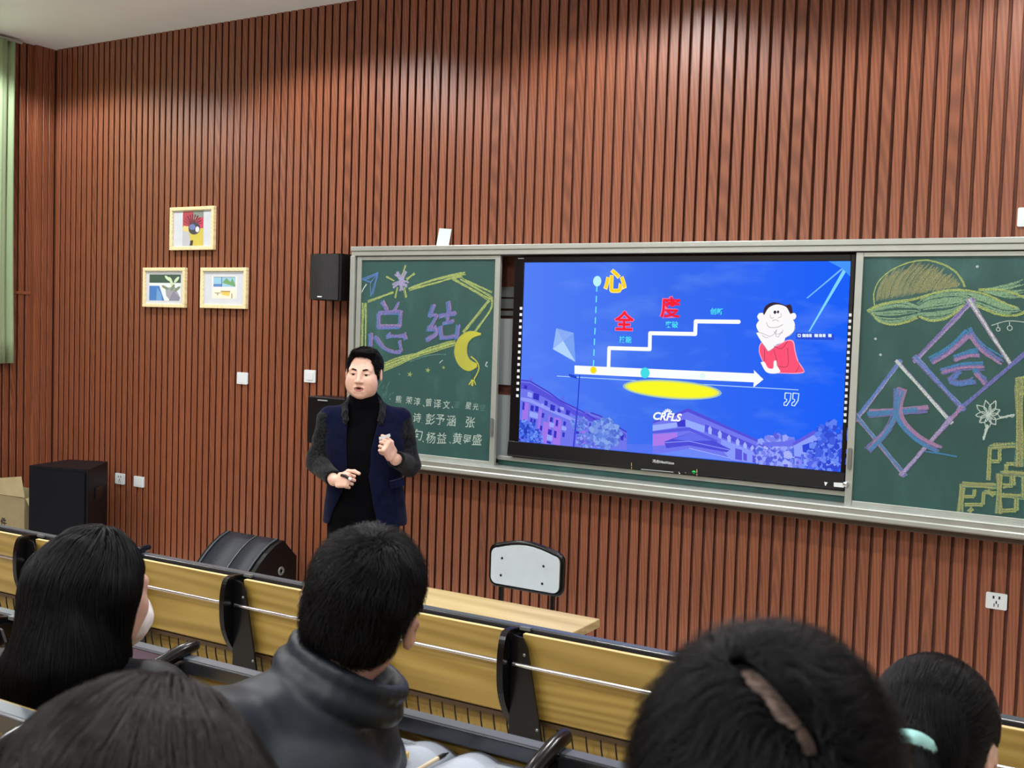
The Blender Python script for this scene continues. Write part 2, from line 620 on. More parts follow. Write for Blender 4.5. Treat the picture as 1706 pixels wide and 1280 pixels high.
class Flat:
    """flat marks on a plane facing -y"""
    def __init__(self, y):
        self.y, self.mb, self.mats, self.k = y, MB(), [], 0
        self.step = 0.000004
    def mi(self, m):
        if m not in self.mats:
            self.mats.append(m)
        return self.mats.index(m)
    def P(self, p):
        q = at(p[0], p[1], self.y)
        return np.array([q[0], q[2]])
    def yy(self):
        self.k += 1
        return self.y - self.k * self.step
    def ribbon(self, Q, w, m, taper=False):
        Q = np.array(Q, float)
        T = np.gradient(Q, axis=0)
        T /= np.linalg.norm(T, axis=1)[:, None] + 1e-9
        N = np.stack([-T[:, 1], T[:, 0]], 1)
        ww = np.full(len(Q), w / 2)
        if taper:
            t = np.linspace(0, 1, len(Q))
            ww = ww * np.minimum(1, 0.3 + 4 * np.minimum(t, 1 - t))
        L, R_ = Q + N * ww[:, None], Q - N * ww[:, None]
        y = self.yy()
        n = len(Q)
        vs = [(a[0], y, a[1]) for a in L] + [(a[0], y, a[1]) for a in R_]
        self.mb.add(vs, [(i, i + 1, n + i + 1, n + i) for i in range(n - 1)], self.mi(m))
    def line(self, pts, w, m, n=1, jit=0.0, smooth=True, taper=False, short=0.0):
        Q = np.array([self.P(p) for p in pts])
        if smooth:
            Q = smooth_path(Q)
        for k in range(n):
            off = 0
            if n > 1:
                T = np.gradient(Q, axis=0)
                T /= np.linalg.norm(T, axis=1)[:, None] + 1e-9
                N = np.stack([-T[:, 1], T[:, 0]], 1)
                a, b = RNG.uniform(-0.5, 0.5, 2) * w
                off = N * np.linspace(a, b, len(Q))[:, None]
            i0, i1 = 0, len(Q)
            if short and len(Q) > 6:
                i0 = int(RNG.uniform(0, short) * len(Q))
                i1 = len(Q) - int(RNG.uniform(0, short) * len(Q))
            q = (Q + off + (RNG.normal(0, jit, Q.shape) if jit else 0))[i0:i1]
            self.ribbon(q, w if n == 1 else max(w / n * 1.5, 0.0032), m, taper)
    def poly(self, pts, m):
        y = self.yy()
        vs = []
        for p in pts:
            q = self.P(p)
            vs.append((q[0], y, q[1]))
        self.mb.add(vs, [tuple(range(len(vs)))], self.mi(m))
    def disc(self, c, rx, ry, m, n=28, rot=0.0):
        """radii in metres"""
        q = self.P(c)
        y = self.yy()
        vs = []
        for k in range(n):
            a = 2 * PI * k / n
            x, z = rx * math.cos(a), ry * math.sin(a)
            vs.append((q[0] + x * math.cos(rot) - z * math.sin(rot), y, q[1] + x * math.sin(rot) + z * math.cos(rot)))
        self.mb.add(vs, [tuple(range(n))], self.mi(m))
    def blob(self, c, r, m, n=60, rough=0.35):
        q = self.P(c)
        for _ in range(n):
            a, d = RNG.uniform(0, 2 * PI), math.sqrt(RNG.uniform(0, 1)) * r
            s = r * RNG.uniform(0.08, 0.2)
            y = self.yy()
            vs = [(q[0] + d * math.cos(a) + s * math.cos(b + a), y, q[1] + 0.8 * d * math.sin(a) + s * math.sin(b + a)) for b in (0, 1.3, 2.6, 3.9, 5.1)]
            self.mb.add(vs, [tuple(range(5))], self.mi(m[RNG.integers(len(m))] if isinstance(m, list) else m))
    def word(self, s, c, hpx, m, weight=0.0, shear=0.0, sx=1.0, rot=0.0):
        """writing centred on pixel c, hpx = height of a full character box in the photograph"""
        a, b = self.P((c[0], c[1] - hpx / 2)), self.P((c[0], c[1] + hpx / 2))
        size = abs(a[1] - b[1])
        q = self.P(c)
        co, fs = text_mesh(s, size, weight * size, shear)
        if not len(co):
            return
        lo, hi = co.min(0), co.max(0)
        x = (co[:, 0] - (lo[0] + hi[0]) / 2) * sx
        z = co[:, 1] - (lo[1] + hi[1]) / 2
        y = self.yy()
        vs = np.stack([q[0] + x * math.cos(rot) - z * math.sin(rot), np.full(len(x), y), q[1] + x * math.sin(rot) + z * math.cos(rot)], 1)
        self.mb.add(vs, fs, self.mi(m))
    def build(self, name, parent, kind=None):
        me = bpy.data.meshes.new(name)
        me.from_pydata(self.mb.v, [], self.mb.f)
        for m in self.mats:
            me.materials.append(m)
        me.polygons.foreach_set('material_index', self.mb.mi)
        me.update()
        o = bpy.data.objects.new(name, me)
        link(o, parent)
        if kind: o['kind'] = kind
        return o

bb = empty('blackboard', (0, 0, 0), label='long green sliding blackboard in a silver frame covered with coloured chalk drawings', cat='blackboard')
X0, X1 = -1.292, 3.187
FY = -0.04
fr = MB().box(X0, X1, FY, 0.128, 2.383, 2.412).box(X0 + 0.004, X1 - 0.004, FY + 0.006, 0.128, 2.352, 2.382)
fr.build('top_rail', M['alu'], bb, bevel=0.003)
MB().box(X0, X0 + 0.037, FY, 0.128, 1.05, 2.352).build('side_rail', M['alu'], bb, bevel=0.003)
MB().box(X1 - 0.037, X1, FY, 0.128, 1.05, 2.352).build('side_rail', M['alu'], bb, bevel=0.003)
pr = [(0.128, 1.012), (-0.07, 1.014), (-0.082, 1.022), (-0.082, 1.040), (-0.076, 1.046), (-0.076, 1.068), (-0.082, 1.072), (-0.080, 1.080), (-0.03, 1.082), (0.128, 1.085)]
MB().prism(pr, X0 - 0.01, X1 + 0.01, 'x').build('chalk_ledge', M['alu'], bb)
MB().box(-0.75, X1 - 0.4, -0.012, 0.128, 0.978, 1.011).build('cable_duct', M['brown_rail'], bb, bevel=0.008, seg=3)
MB().box(X0 + 0.03, X1 - 0.03, 0.1, 0.122, 1.08, 2.36).build('back_board', M['backing'], bb)
MB().box(-0.16, 1.93, 0.02, 0.06, 1.116, 1.142).build('lower_rail', M['alu'], bb, bevel=0.003)
MB().box(-0.16, 1.93, 0.035, 0.06, 1.084, 1.116).build('lower_board', M['board'], bb)
def gap_sheet(u0, v0, u1, v1, m):
    a, b = at(u0, v0, 0.08), at(u1, v1, 0.08)
    MB().box(-0.24, -0.05, 0.08, 0.095, b[2], a[2]).build('backing_sheet', m, bb)
gap_sheet(840, 478, 840, 495, M['alu_dark'])
gap_sheet(840, 498, 840, 514, M['alu_dark'])
gap_sheet(840, 518, 840, 526, M['alu_dark'])
gap_sheet(840, 531, 836, 641, M['grey_plastic'])
gap_sheet(836, 658, 834, 765, M['grey_plastic'])

CH = {
    'y': chalk_mat('chalk_yellow_green', (172, 190, 112)), 'Y': chalk_mat('chalk_yellow', (206, 206, 74)),
    'b': chalk_mat('chalk_blue', (92, 134, 202)), 'B': chalk_mat('chalk_sky_blue', (74, 140, 190)), 'p': chalk_mat('chalk_pink', (172, 136, 176)),
    'v': chalk_mat('chalk_violet', (122, 120, 184)), 'l': chalk_mat('chalk_lilac', (172, 166, 206)),
    'w': chalk_mat('chalk_white', (206, 224, 214)), 'g': chalk_mat('chalk_pale_green', (140, 178, 142)),
    't': chalk_mat('chalk_tan', (154, 156, 110)), 'f': chalk_mat('chalk_faint', (96, 140, 130)),
}

def panel(x0, x1, handle_x, label):
    y0, y1 = -0.024, 0.0
    z0, z1, w = 1.082, 2.347, 0.036
    p = MB().box(x0 + 0.01, x1 - 0.01, -0.014, 0.0, z0 + 0.01, z1 - 0.01).build('chalkboard', M['board'], bb)
    f = MB()
    f.box(x0, x0 + w, y0, y1, z0, z1).box(x1 - w, x1, y0, y1, z0, z1)
    f.box(x0 + w, x1 - w, y0 + 0.002, y1, z1 - 0.022, z1).box(x0 + w, x1 - w, y0 + 0.002, y1, z0, z0 + 0.022)
    f.build('panel_frame', M['alu'], p, bevel=0.002)
    MB().prism(rrect(handle_x - 0.009, handle_x + 0.009, 1.26, 1.37, 0.008), y0 - 0.012, y0, 'y').build('panel_handle', M['alu_dark'], p, bevel=0.003)
    return p
pl = panel(-1.247, -0.155, -0.175, '')
prt = panel(1.925, 3.05, 1.943, '')
MB().lathe([(0, -0.02), (0.012, -0.02), (0.014, -0.012), (0.014, 0)], (1.93, -0.024, 1.185), 16, 'y').build('panel_lock', M['chrome'], prt)

SY = -0.0146
# ---- left panel drawing
f = Flat(SY)
c1 = lambda *q: [(590 + x / 6.096, 430 + y / 6.096) for x, y in q]
W = 0.026
def band(pts, w, keys, n=7, jit=0.0015):
    for i, k in enumerate(keys):
        f.line(pts, w, CH[k], n=n, jit=jit, short=0.08)
for q in (((65, 215), (245, 148)), ((245, 148), (170, 390)), ((170, 390), (165, 245)), ((165, 245), (65, 215)), ((165, 245), (245, 150)), ((100, 225), (240, 160)), ((190, 370), (240, 170))):
    f.line(c1(*q), 0.008, CH['b'], n=3, jit=0.0008)
f.line(c1((55, 390), (95, 310), (125, 265)), 0.008, CH['w'], n=3, jit=0.001)
for t in ((425, 150), (525, 135), (390, 285), (480, 335), (548, 275)):
    f.line(c1((480, 235), ((480 + t[0]) / 2, (235 + t[1]) / 2), t), 0.04, CH['l'], n=11, jit=0.001, short=0.15)
for q in (((520, 70), (480, 180)), ((615, 155), (530, 220)), ((325, 190), (405, 235)), ((440, 300), (415, 405)), ((505, 300), (530, 400))):
    f.line(c1(*q), 0.016, CH['y'], n=4, jit=0.0008)
for q, w in ((((95, 455), (85, 930)), 0.02), (((122, 455), (108, 930)), 0.018), (((140, 445), (400, 345)), 0.018), (((550, 305), (780, 225), (1000, 172), (1130, 155)), 0.02),
             (((560, 325), (850, 250), (970, 212), (1100, 180)), 0.018), (((1000, 212), (1380, 425)), 0.018), (((1080, 205), (1390, 390)), 0.016), (((1130, 225), (1400, 350)), 0.012),
             (((1370, 425), (1110, 760)), 0.02), (((1392, 390), (1385, 520), (1210, 760)), 0.022)):
    f.line(c1(*q), w, CH['y'], n=4, jit=0.0012, short=0.06)
for k in range(16):
    a = RNG.uniform(-45, 45)
    b = RNG.uniform(-35, 35)
    f.line(c1((300, 1110 + a), (500, 1030 + a * 0.8), (720, 945 + b), (1030, 850 + b)), 0.006, CH['y'], jit=0.001, short=0.1)
f.line(c1((560, 1050), (760, 990), (930, 980)), 0.006, CH['f'], n=2, jit=0.001)
zong = [((285, 440), (335, 535)), ((450, 450), (408, 545)), ((250, 562), (475, 548)), ((472, 540), (465, 705)), ((465, 695), (240, 700)), ((250, 705), (250, 560)),
        ((172, 765), (168, 930)), ((212, 790), (300, 910), (400, 955), (480, 950)), ((480, 950), (462, 840)), ((330, 800), (400, 790), (510, 790)), ((350, 765), (375, 800)), ((505, 765), (525, 830))]
jie = [((815, 475), (770, 600)), ((770, 600), (832, 590), (765, 715)), ((745, 715), (830, 720)), ((815, 690), (835, 770), (735, 835)), ((960, 440), (970, 550)), ((865, 595), (1035, 560)),
       ((905, 665), (1010, 640)), ((880, 690), (895, 825)), ((1068, 680), (1045, 825)), ((900, 805), (1015, 795)), ((950, 600), (950, 650))]
for q in zong + jie:
    f.line(c1(*[(x - 6, y + 4) for x, y in q]), 0.032, CH['b'], n=7, jit=0.001, short=0.05)
    f.line(c1(*[(x + 9, y - 5) for x, y in q]), 0.018, CH['p'], n=4, jit=0.001, short=0.12)
    f.line(c1(*q), 0.024, CH['v'], n=4, jit=0.001, short=0.1)
out = [(1290, 770), (1190, 750), (1110, 780), (1050, 850), (1025, 950), (1050, 1050), (1110, 1120), (1180, 1140), (1245, 1100)]
inn = [(1285, 775), (1210, 800), (1160, 850), (1140, 920), (1150, 1000), (1190, 1050), (1250, 1080)]
A_, B_ = smooth_path(out, 5), smooth_path(inn, 7)
for k in range(11):
    t = k / 10
    n_ = 30
    pa = A_[np.linspace(0, len(A_) - 1, n_).astype(int)]
    pb = B_[np.linspace(0, len(B_) - 1, n_).astype(int)]
    f.line(c1(*[tuple(p) for p in pa * (1 - t) + pb * t]), 0.011, CH['Y'], jit=0.0004, smooth=False)
f.line(c1((1190, 1000), (1250, 1060), (1265, 1130), (1215, 1230)), 0.012, CH['Y'], n=4, jit=0.0008)
f.line(c1((1205, 1235), (1200, 1300)), 0.016, CH['Y'], n=4)
f.line(c1((1200, 1240), (1165, 1285)), 0.01, CH['Y'], n=3)
f.line(c1((1215, 1240), (1242, 1285)), 0.01, CH['Y'], n=3)
def star(c, r, m):
    p = c1(c)[0]
    s = r / 6.096
    pts = []
    for k in range(10):
        a = -PI / 2 + k * PI / 5 + 0.2
        d = s if k % 2 == 0 else s * 0.4
        pts.append((p[0] + d * math.cos(a), p[1] + d * math.sin(a)))
    f.poly(pts, m)
for c, r in (((462, 1180), 9), ((568, 1182), 30), ((750, 1140), 30), ((910, 1112), 20)):
    star(c, r, CH['y'])
f.line(c1((870, 1068), (885, 1050), (900, 1035)), 0.006, CH['w'], n=2)
f.line(c1((1355, 1055), (1338, 1090), (1358, 1100)), 0.006, CH['w'], n=2)
f.build('chalk_drawing', pl)

c2 = lambda x, y: (600 + x / 7.417, 630 + y / 7.417)
for s, x, y, h, k in (('刘', 300, 215, 70, 'f'), ('、', 370, 262, 70, 'w'), ('熊', 475, 262, 96, 'w'), ('荣', 605, 275, 100, 'w'), ('淳', 705, 290, 104, 'w'), ('、', 785, 345, 90, 'w'), ('曾', 850, 300, 108, 'w'),
                      ('译', 955, 320, 120, 'w'), ('文', 1065, 330, 108, 'w'), ('、', 1140, 362, 80, 'w'), ('亚', 1195, 330, 90, 'f'), ('星', 1335, 340, 96, 'w'), ('光', 1425, 355, 86, 'w'), ('空', 1510, 365, 90, 'f'),
                      ('诗', 705, 490, 128, 'w'), ('.', 765, 555, 60, 'w'), ('彭', 865, 510, 148, 'w'), ('予', 990, 515, 148, 'w'), ('涵', 1125, 530, 148, 'w'), ('张', 1360, 548, 148, 'w'),
                      ('旬', 715, 700, 148, 'w'), ('、', 778, 785, 90, 'w'), ('杨', 875, 740, 150, 'w'), ('益', 1005, 742, 150, 'w'), ('、', 1112, 800, 90, 'w'), ('黄', 1200, 748, 150, 'w'), ('昱', 1315, 762, 140, 'w'), ('盛', 1442, 762, 150, 'w')):
    f = Flat(SY)
    f.word(s, c2(x, y), h / 7.417, CH[k], weight=0.006, shear=0.12, rot=RNG.uniform(-0.06, 0.1))
    f.build('chalk_character', pl)
f = Flat(SY)
for k in range(10):
    x, y = RNG.uniform(180, 420), RNG.uniform(60, 240)
    f.line([c2(x, y), c2(x + 30, y - 40)], 0.004, CH['f'])
f.build('chalk_scratch', pl, 'stuff')

# ---- right panel drawing
f = Flat(SY)
c3 = lambda *q: [(1420 + x / 5.955, 425 + y / 5.955) for x, y in q]
c4 = lambda *q: [(1420 + x / 4.129, 560 + y / 4.129) for x, y in q]
arc = [(228, 520), (215, 400), (260, 270), (380, 160), (540, 85), (700, 55), (860, 80), (1000, 150), (1080, 240), (1115, 320)]
f.line(c3(*arc), 0.008, CH['y'], n=3, jit=0.0008)
for x in np.arange(240, 1060, 13):
    y0 = 455 - 0.17 * (x - 240) + RNG.uniform(-8, 8)
    L = 0
    sx_ = 0.16 + 0.5 * (x - 240) / 820
    while L < 420 and ((x + (sx_ + L * 0.0005) * L - 668) / 446) ** 2 + ((y0 - 0.84 * L - 440) / 376) ** 2 < 0.98:
        L += 8
    if L > 24:
        e = RNG.uniform(0.75, 1) * L
        f.line(c3((x, y0), (x + 0.5 * e * sx_, y0 - 0.42 * e), (x + (sx_ + e * 0.0005) * e, y0 - 0.84 * e)), RNG.uniform(0.004, 0.009), CH['t'], jit=0.0006, taper=True)
def fill(up, dn, n, key, w=0.005, short=0.3):
    A, B = smooth_path(up, 6), smooth_path(dn, 6)
    for k in range(n):
        t = RNG.uniform(0, 1)
        N_ = 24
        p = A[np.linspace(0, len(A) - 1, N_).astype(int)] * (1 - t) + B[np.linspace(0, len(B) - 1, N_).astype(int)] * t
        f.line(c3(*[tuple(q) for q in p]), w, CH[key], jit=0.0012, smooth=False, short=short)
fill([(150, 560), (300, 490), (480, 450), (680, 520)], [(190, 590), (280, 670), (450, 690), (680, 600)], 34, 'g')
fill([(640, 470), (800, 370), (1050, 345), (1150, 420)], [(660, 610), (760, 650), (950, 620), (1150, 480)], 40, 'g')
fill([(1050, 345), (1300, 380), (1500, 470), (1640, 520)], [(1150, 470), (1300, 540), (1500, 600), (1700, 570)], 26, 'g')
fill([(1250, 350), (1500, 300), (1720, 230)], [(1350, 380), (1560, 430), (1720, 420)], 26, 'g')
for q in (((150, 560), (300, 490), (600, 440), (850, 370), (1050, 345), (1300, 380), (1500, 470), (1640, 520)), ((190, 580), (280, 670), (450, 690), (650, 620)), ((660, 610), (780, 655), (950, 620), (1100, 500)),
          ((1230, 500), (1450, 590), (1620, 600), (1720, 560)), ((1250, 345), (1500, 350), (1720, 430))):
    f.line(c3(*q), 0.012, CH['y'], n=4, jit=0.001)
T1, L1, R1 = c3((1175, 470), (640, 1030), (1565, 1065))
B1 = c4((752, 492))[0]
T2, L2, B2, R2 = c4((322, 190), (35, 560), (352, 940), (665, 580))
FAR = c4((1190, 118))[0]
def ext(a, b, e=0.06):
    return [(a[0] - (b[0] - a[0]) * e, a[1] - (b[1] - a[1]) * e), (b[0] + (b[0] - a[0]) * e, b[1] + (b[1] - a[1]) * e)]
for a, b, ks in ((T1, L1, 'lpv'), (T1, R1, 'lpw'), (L1, B1, 'vlb'), (FAR, B1, 'vbv'), (B1, R2, 'lvp'), (T2, L2, 'vlb'), (T2, R2, 'plw'), (L2, B2, 'lpB'), (B2, R2, 'vpl')):
    for i, k in enumerate(ks):
        f.line(ext(a, b), 0.022 - 0.003 * i, CH[k], n=4, jit=0.0012, short=0.08)
hui = [((770, 1040), (960, 920), (1140, 755)), ((1150, 730), (1270, 890), (1480, 1035)), ((1000, 1010), (1130, 965), (1250, 950)), ((870, 1130), (1080, 1080), (1300, 1080)), ((1210, 1130), (1310, 1240))]
for q in hui:
    f.line(c3(*q), 0.03, CH['B'], n=7, jit=0.001, short=0.06)
    f.line(c3(*[(x + 14, y + 34) for x, y in q]), 0.026, CH['v'], n=5, jit=0.001, short=0.12)
    f.line(c3(*[(x + 10, y + 44) for x, y in q]), 0.018, CH['p'], n=3, jit=0.001, short=0.15)
for q in (((665, 280), (720, 330), (850, 312)), ((735, 240), (680, 300)), ((670, 310), (760, 318), (840, 300))):
    f.line(c4(*q), 0.028, CH['v'], n=6, jit=0.0012, short=0.1)
    f.line(c4(*q), 0.02, CH['b'], n=3, jit=0.0012, short=0.15)
for q in (((112, 535), (300, 520), (515, 500)), ((310, 360), (300, 520), (230, 660), (105, 785)), ((350, 370), (318, 540), (430, 690), (600, 790))):
    f.line(c4(*q), 0.04, CH['v'], n=8, jit=0.0012, short=0.06)
    f.line(c4(*[(x + 8, y - 8) for x, y in q]), 0.028, CH['p'], n=4, jit=0.001, short=0.12)
    f.line(c4(*[(x - 8, y + 4) for x, y in q]), 0.02, CH['B'], n=2, jit=0.001, short=0.2)
f.line(c4((500, 790), (600, 805), (720, 828)), 0.008, CH['B'], n=2)
for k in range(9):
    a = 2 * PI * k / 9 + 0.3
    r = RNG.uniform(75, 110)
    p = (940 + r * math.cos(a), 540 + r * math.sin(a))
    d = (-math.sin(a) * 22, math.cos(a) * 22)
    m_ = ((940 + p[0]) / 2, (540 + p[1]) / 2)
    f.line(c4((940, 540), (m_[0] + d[0], m_[1] + d[1]), p), 0.005, CH['w'], n=2, jit=0.0008)
    f.line(c4((940, 540), (m_[0] - d[0], m_[1] - d[1]), p), 0.005, CH['w'], jit=0.0008)
f.line(c4((930, 610), (905, 715)), 0.014, CH['w'], n=3, jit=0.002)
f.line(c4((1010, 555), (1115, 545)), 0.012, CH['w'], n=3, jit=0.002)
f.line(c3((1380, 700), (1540, 655), (1720, 668)), 0.004, CH['w'])
def ring(c, r):
    f.line(c3(*[(c[0] + r * math.cos(a), c[1] + r * math.sin(a)) for a in np.linspace(0, 2 * PI, 12)]), 0.004, CH['w'])
for c, r in (((1447, 738), 18), ((1562, 725), 24)):
    ring(c, r)
    f.line(c3((c[0] - 4, c[1] - 60), (c[0], c[1] - r)), 0.004, CH['w'])
for c in ((230, 832), (280, 990), (1240, 115)):
    f.disc(c3(c)[0], 0.007, 0.007, CH['w'], 7)
for q, w in ((((745, 1215), (757, 1018), (992, 1034)), 0.036), (((840, 1055), (838, 1104), (772, 1104)), 0.02), (((772, 1160), (898, 1160), (906, 1072), (990, 1082)), 0.024), (((930, 1060), (975, 1100)), 0.02),
             (((800, 1210), (828, 1185)), 0.024), (((1002, 1222), (1018, 945), (1190, 955)), 0.036), (((1036, 1030), (1106, 1030), (1106, 962)), 0.026), (((1030, 1095), (1190, 1112)), 0.03), (((1178, 1112), (1180, 968)), 0.026),
             (((1026, 1200), (1128, 1200), (1130, 1120)), 0.026), (((936, 992), (946, 762), (1135, 750)), 0.026), (((958, 862), (1014, 862), (1014, 776)), 0.022), (((1060, 930), (1060, 880), (1125, 880)), 0.022),
             (((1152, 285), (1150, 900)), 0.05), (((1140, 290), (1190, 285)), 0.014), (((1150, 360), (1190, 355)), 0.014), (((1150, 400), (1190, 392)), 0.014)):
    for a, b in zip(q[:-1], q[1:]):
        dx_, dy_ = b[0] - a[0], b[1] - a[1]
        L_ = math.hypot(dx_, dy_)
        nx_, ny_ = -dy_ / L_ * w * 370, dx_ / L_ * w * 370
        f.line(c4(a, b), w * 0.8, CH['f'], n=5, jit=0.001, short=0.08)
        f.line(c4(a, b), w * 0.8, CH['t'], n=3, jit=0.001, short=0.15)
        for sg in (-1, 1):
            f.line(c4((a[0] + sg * nx_, a[1] + sg * ny_), (b[0] + sg * nx_, b[1] + sg * ny_)), 0.005, CH['y'], n=1, jit=0.0006)
f.build('chalk_drawing', prt)

# ------------------------------------------------------------------ the big interactive display between the panels
dsp = empty('display', (0, 0, 0), label='large flat interactive display with blue slide between the blackboard panels', cat='display')
dx0, dx1, dz0, dz1 = -0.066, 1.918, 1.15, 2.340
bz = MB()
bz.box(dx0, 0.0, -0.006, 0.09, dz0, dz1).box(1.895, dx1, -0.006, 0.09, dz0, dz1).box(0, 1.895, -0.006, 0.09, 2.306, dz1)
bz.build('bezel', M['black_gloss'], dsp, bevel=0.003)
MB().box(0.0, 1.895, 0.004, 0.09, 1.235, 2.31).build('display_body', M['black_plastic'], dsp)
MB().prism([(0.09, dz0), (-0.014, dz0), (-0.02, dz0 + 0.01), (-0.012, 1.236), (-0.006, 1.24), (0.09, 1.24)], dx0, dx1, 'x').build('front_panel', M['black_plastic'], dsp)

def screen_mat():
    m = bpy.data.materials.new('screen_picture_sky')
    m.use_nodes = True
    nt = m.node_tree
    nt.nodes.clear()
    N = nt.nodes.new
    tc = N('ShaderNodeTexCoord')
    mp = N('ShaderNodeMapping')
    mp.inputs['Scale'].default_value = (1.2, 1, 3.2)
    nz = N('ShaderNodeTexNoise')
    nz.inputs['Scale'].default_value = 2.2
    nz.inputs['Detail'].default_value = 6
    sp = N('ShaderNodeSeparateXYZ')
    r = N('ShaderNodeValToRGB')
    el = r.color_ramp.elements
    el.new(0.5)
    for e, (p, c) in zip(el, ((0.0, (84, 128, 248)), (0.5, (58, 108, 240)), (1.0, (26, 96, 250)))):
        e.position, e.color = p, lin(c)
    mr = N('ShaderNodeMapRange')
    mr.inputs[1].default_value = 0.0
    mr.inputs[2].default_value = 1.9
    L = nt.links.new
    L(tc.outputs['Object'], sp.inputs[0])
    L(tc.outputs['Object'], mp.inputs[0])
    L(mp.outputs[0], nz.inputs['Vector'])
    L(sp.outputs[0], mr.inputs[0])
    L(mr.outputs[0], r.inputs[0])
    mx = N('ShaderNodeMix')
    mx.data_type = 'RGBA'
    mx.inputs['B'].default_value = lin(112, 158, 252)
    rr = N('ShaderNodeMapRange')
    rr.inputs[1].default_value = 0.5
    rr.inputs[2].default_value = 0.85
    rr.inputs[4].default_value = 0.55
    L(nz.outputs['Fac'], rr.inputs[0])
    L(rr.outputs[0], mx.inputs['Factor'])
    L(r.outputs[0], mx.inputs['A'])
    e = N('ShaderNodeEmission')
    L(mx.outputs['Result'], e.inputs[0])
    o = N('ShaderNodeOutputMaterial')
    L(e.outputs[0], o.inputs[0])
    return m
MB().add([(0, 0, 1.24), (1.895, 0, 1.24), (1.895, 0, 2.306), (0, 0, 2.306)], [(0, 1, 2, 3)]).build('screen', screen_mat(), dsp)

_em = {}
def E(*rgb):
    if rgb not in _em:
        _em[rgb] = emit('screen_%d_%d_%d' % rgb, rgb)
    return _em[rgb]
s1 = lambda *q: [(840 + x / 2.843, 410 + y / 2.843) for x, y in q]
s2 = lambda *q: [(920 + x / 5.17, 430 + y / 5.17) for x, y in q]
s3 = lambda *q: [(860 + x / 7.755, 600 + y / 7.755) for x, y in q]
s4 = lambda *q: [(1060 + x / 4.874, 670 + y / 4.874) for x, y in q]
s5 = lambda *q: [(1240 + x / 6.094, 480 + y / 6.094) for x, y in q]

# the photograph inside the slide: buildings, trees, lamp post
f = Flat(-0.0003)
f.step = 0.000004
f.poly(s4((-900, 330), (135, 345), (150, 480), (-900, 360)), E(84, 118, 244))
f.poly([(1415, 436), (1417, 438), (1346, 497), (1343, 497)], E(120, 190, 255))
f.poly([(1412, 436), (1417, 440), (1349, 553), (1347, 552)], E(130, 215, 255))
f.poly([(1380, 435.6), (1417, 435.2), (1417, 462), (1404, 448)], E(70, 150, 255))
bl = [(62, 262), (180, 272), (430, 420), (540, 520), (600, 522), (790, 632), (880, 690), (960, 680), (1080, 720), (1430, 930), (1430, 1165), (700, 1115), (45, 1045)]
f.poly(s3(*bl), E(112, 118, 236))
f.poly(s3((62, 290), (180, 300), (430, 445), (780, 660), (1080, 760), (1420, 960), (1420, 1010), (1060, 830), (760, 720), (430, 520), (180, 390), (60, 370)), E(88, 84, 222))
f.poly(s3((60, 480), (180, 500), (430, 620), (760, 760), (900, 840), (900, 870), (740, 800), (420, 660), (180, 550), (58, 520)), E(146, 156, 248))
for q in (((62, 262), (180, 274), (430, 422)), ((430, 422), (560, 520), (790, 632)), ((790, 634), (900, 690), (1060, 800)), ((960, 682), (1080, 722), (1430, 935))):
    f.line(s3(*q), 0.008, E(70, 62, 200), smooth=False)
for x0, x1, ya, yb in ((90, 165, 540, 840), (300, 330, 620, 900), (350, 420, 790, 1060), (420, 460, 720, 1000), (490, 590, 740, 1080), (830, 900, 900, 1110)):
    f.poly(s3((x0, ya), (x1, ya + 20), (x1 - 25, yb + 30), (x0 - 25, yb)), E(160, 118, 236))
for x, y, w, h in ((85, 540, 26, 100), (225, 420, 75, 80), (105, 320, 40, 45), (370, 520, 40, 60), (445, 570, 60, 75), (540, 620, 40, 50), (645, 640, 50, 60), (190, 580, 40, 70), (250, 590, 40, 70), (185, 750, 30, 60), (225, 760, 30, 70),
                   (335, 680, 30, 60), (440, 735, 35, 60), (515, 770, 30, 80), (310, 845, 30, 60), (415, 890, 45, 70), (490, 910, 34, 90), (600, 930, 30, 60), (615, 790, 30, 50), (780, 890, 40, 60), (930, 920, 40, 60), (950, 810, 40, 50), (1040, 820, 30, 40),
                   (400, 1045, 50, 24), (910, 1080, 30, 40), (1350, 960, 40, 70)):
    f.poly(s3((x, y), (x + w, y + w * 0.35), (x + w - 8, y + h + w * 0.35), (x - 8, y + h)), E(54, 52, 196))
for x, y, w, h in ((150, 410, 60, 60), (175, 660, 110, 70), (160, 820, 90, 60), (430, 800, 60, 60), (400, 960, 70, 70), (590, 850, 60, 50), (330, 560, 30, 40), (570, 600, 50, 40), (880, 840, 40, 50)):
    f.poly(s3((x, y), (x + w, y + w * 0.3), (x + w - 6, y + h + w * 0.3), (x - 6, y + h)), E(152, 166, 252))
for x, y in ((190, 235), (600, 480), (910, 660)):
    f.poly(s3((x - 22, y + 30), (x - 16, y - 40), (x - 6, y), (x + 8, y), (x + 18, y - 36), (x + 22, y + 40)), E(96, 108, 232))
f.blob(s3((130, 930))[0], 0.085, [E(52, 84, 214), E(86, 118, 236), E(110, 150, 244), E(44, 60, 190)], 150)
f.blob(s3((230, 1010))[0], 0.06, [E(52, 84, 214), E(86, 118, 236), E(110, 150, 244)], 80)
f.blob(s3((1150, 950))[0], 0.1, [E(98, 132, 226), E(122, 150, 232), E(86, 112, 216), E(134, 168, 236)], 220)
f.blob(s3((820, 820))[0], 0.055, [E(98, 132, 226), E(122, 150, 232), E(86, 112, 216)], 90)
f.blob(s3((900, 1040))[0], 0.06, [E(98, 132, 226), E(140, 160, 244), E(92, 92, 222)], 90)
f.line(s3((822, 195), (795, 620)), 0.007, E(40, 62, 206), smooth=False)
f.line(s3((795, 600), (745, 1120)), 0.011, E(58, 66, 216), smooth=False)
f.poly(s3((680, 175), (780, 205), (790, 245), (690, 215)), E(40, 70, 206))
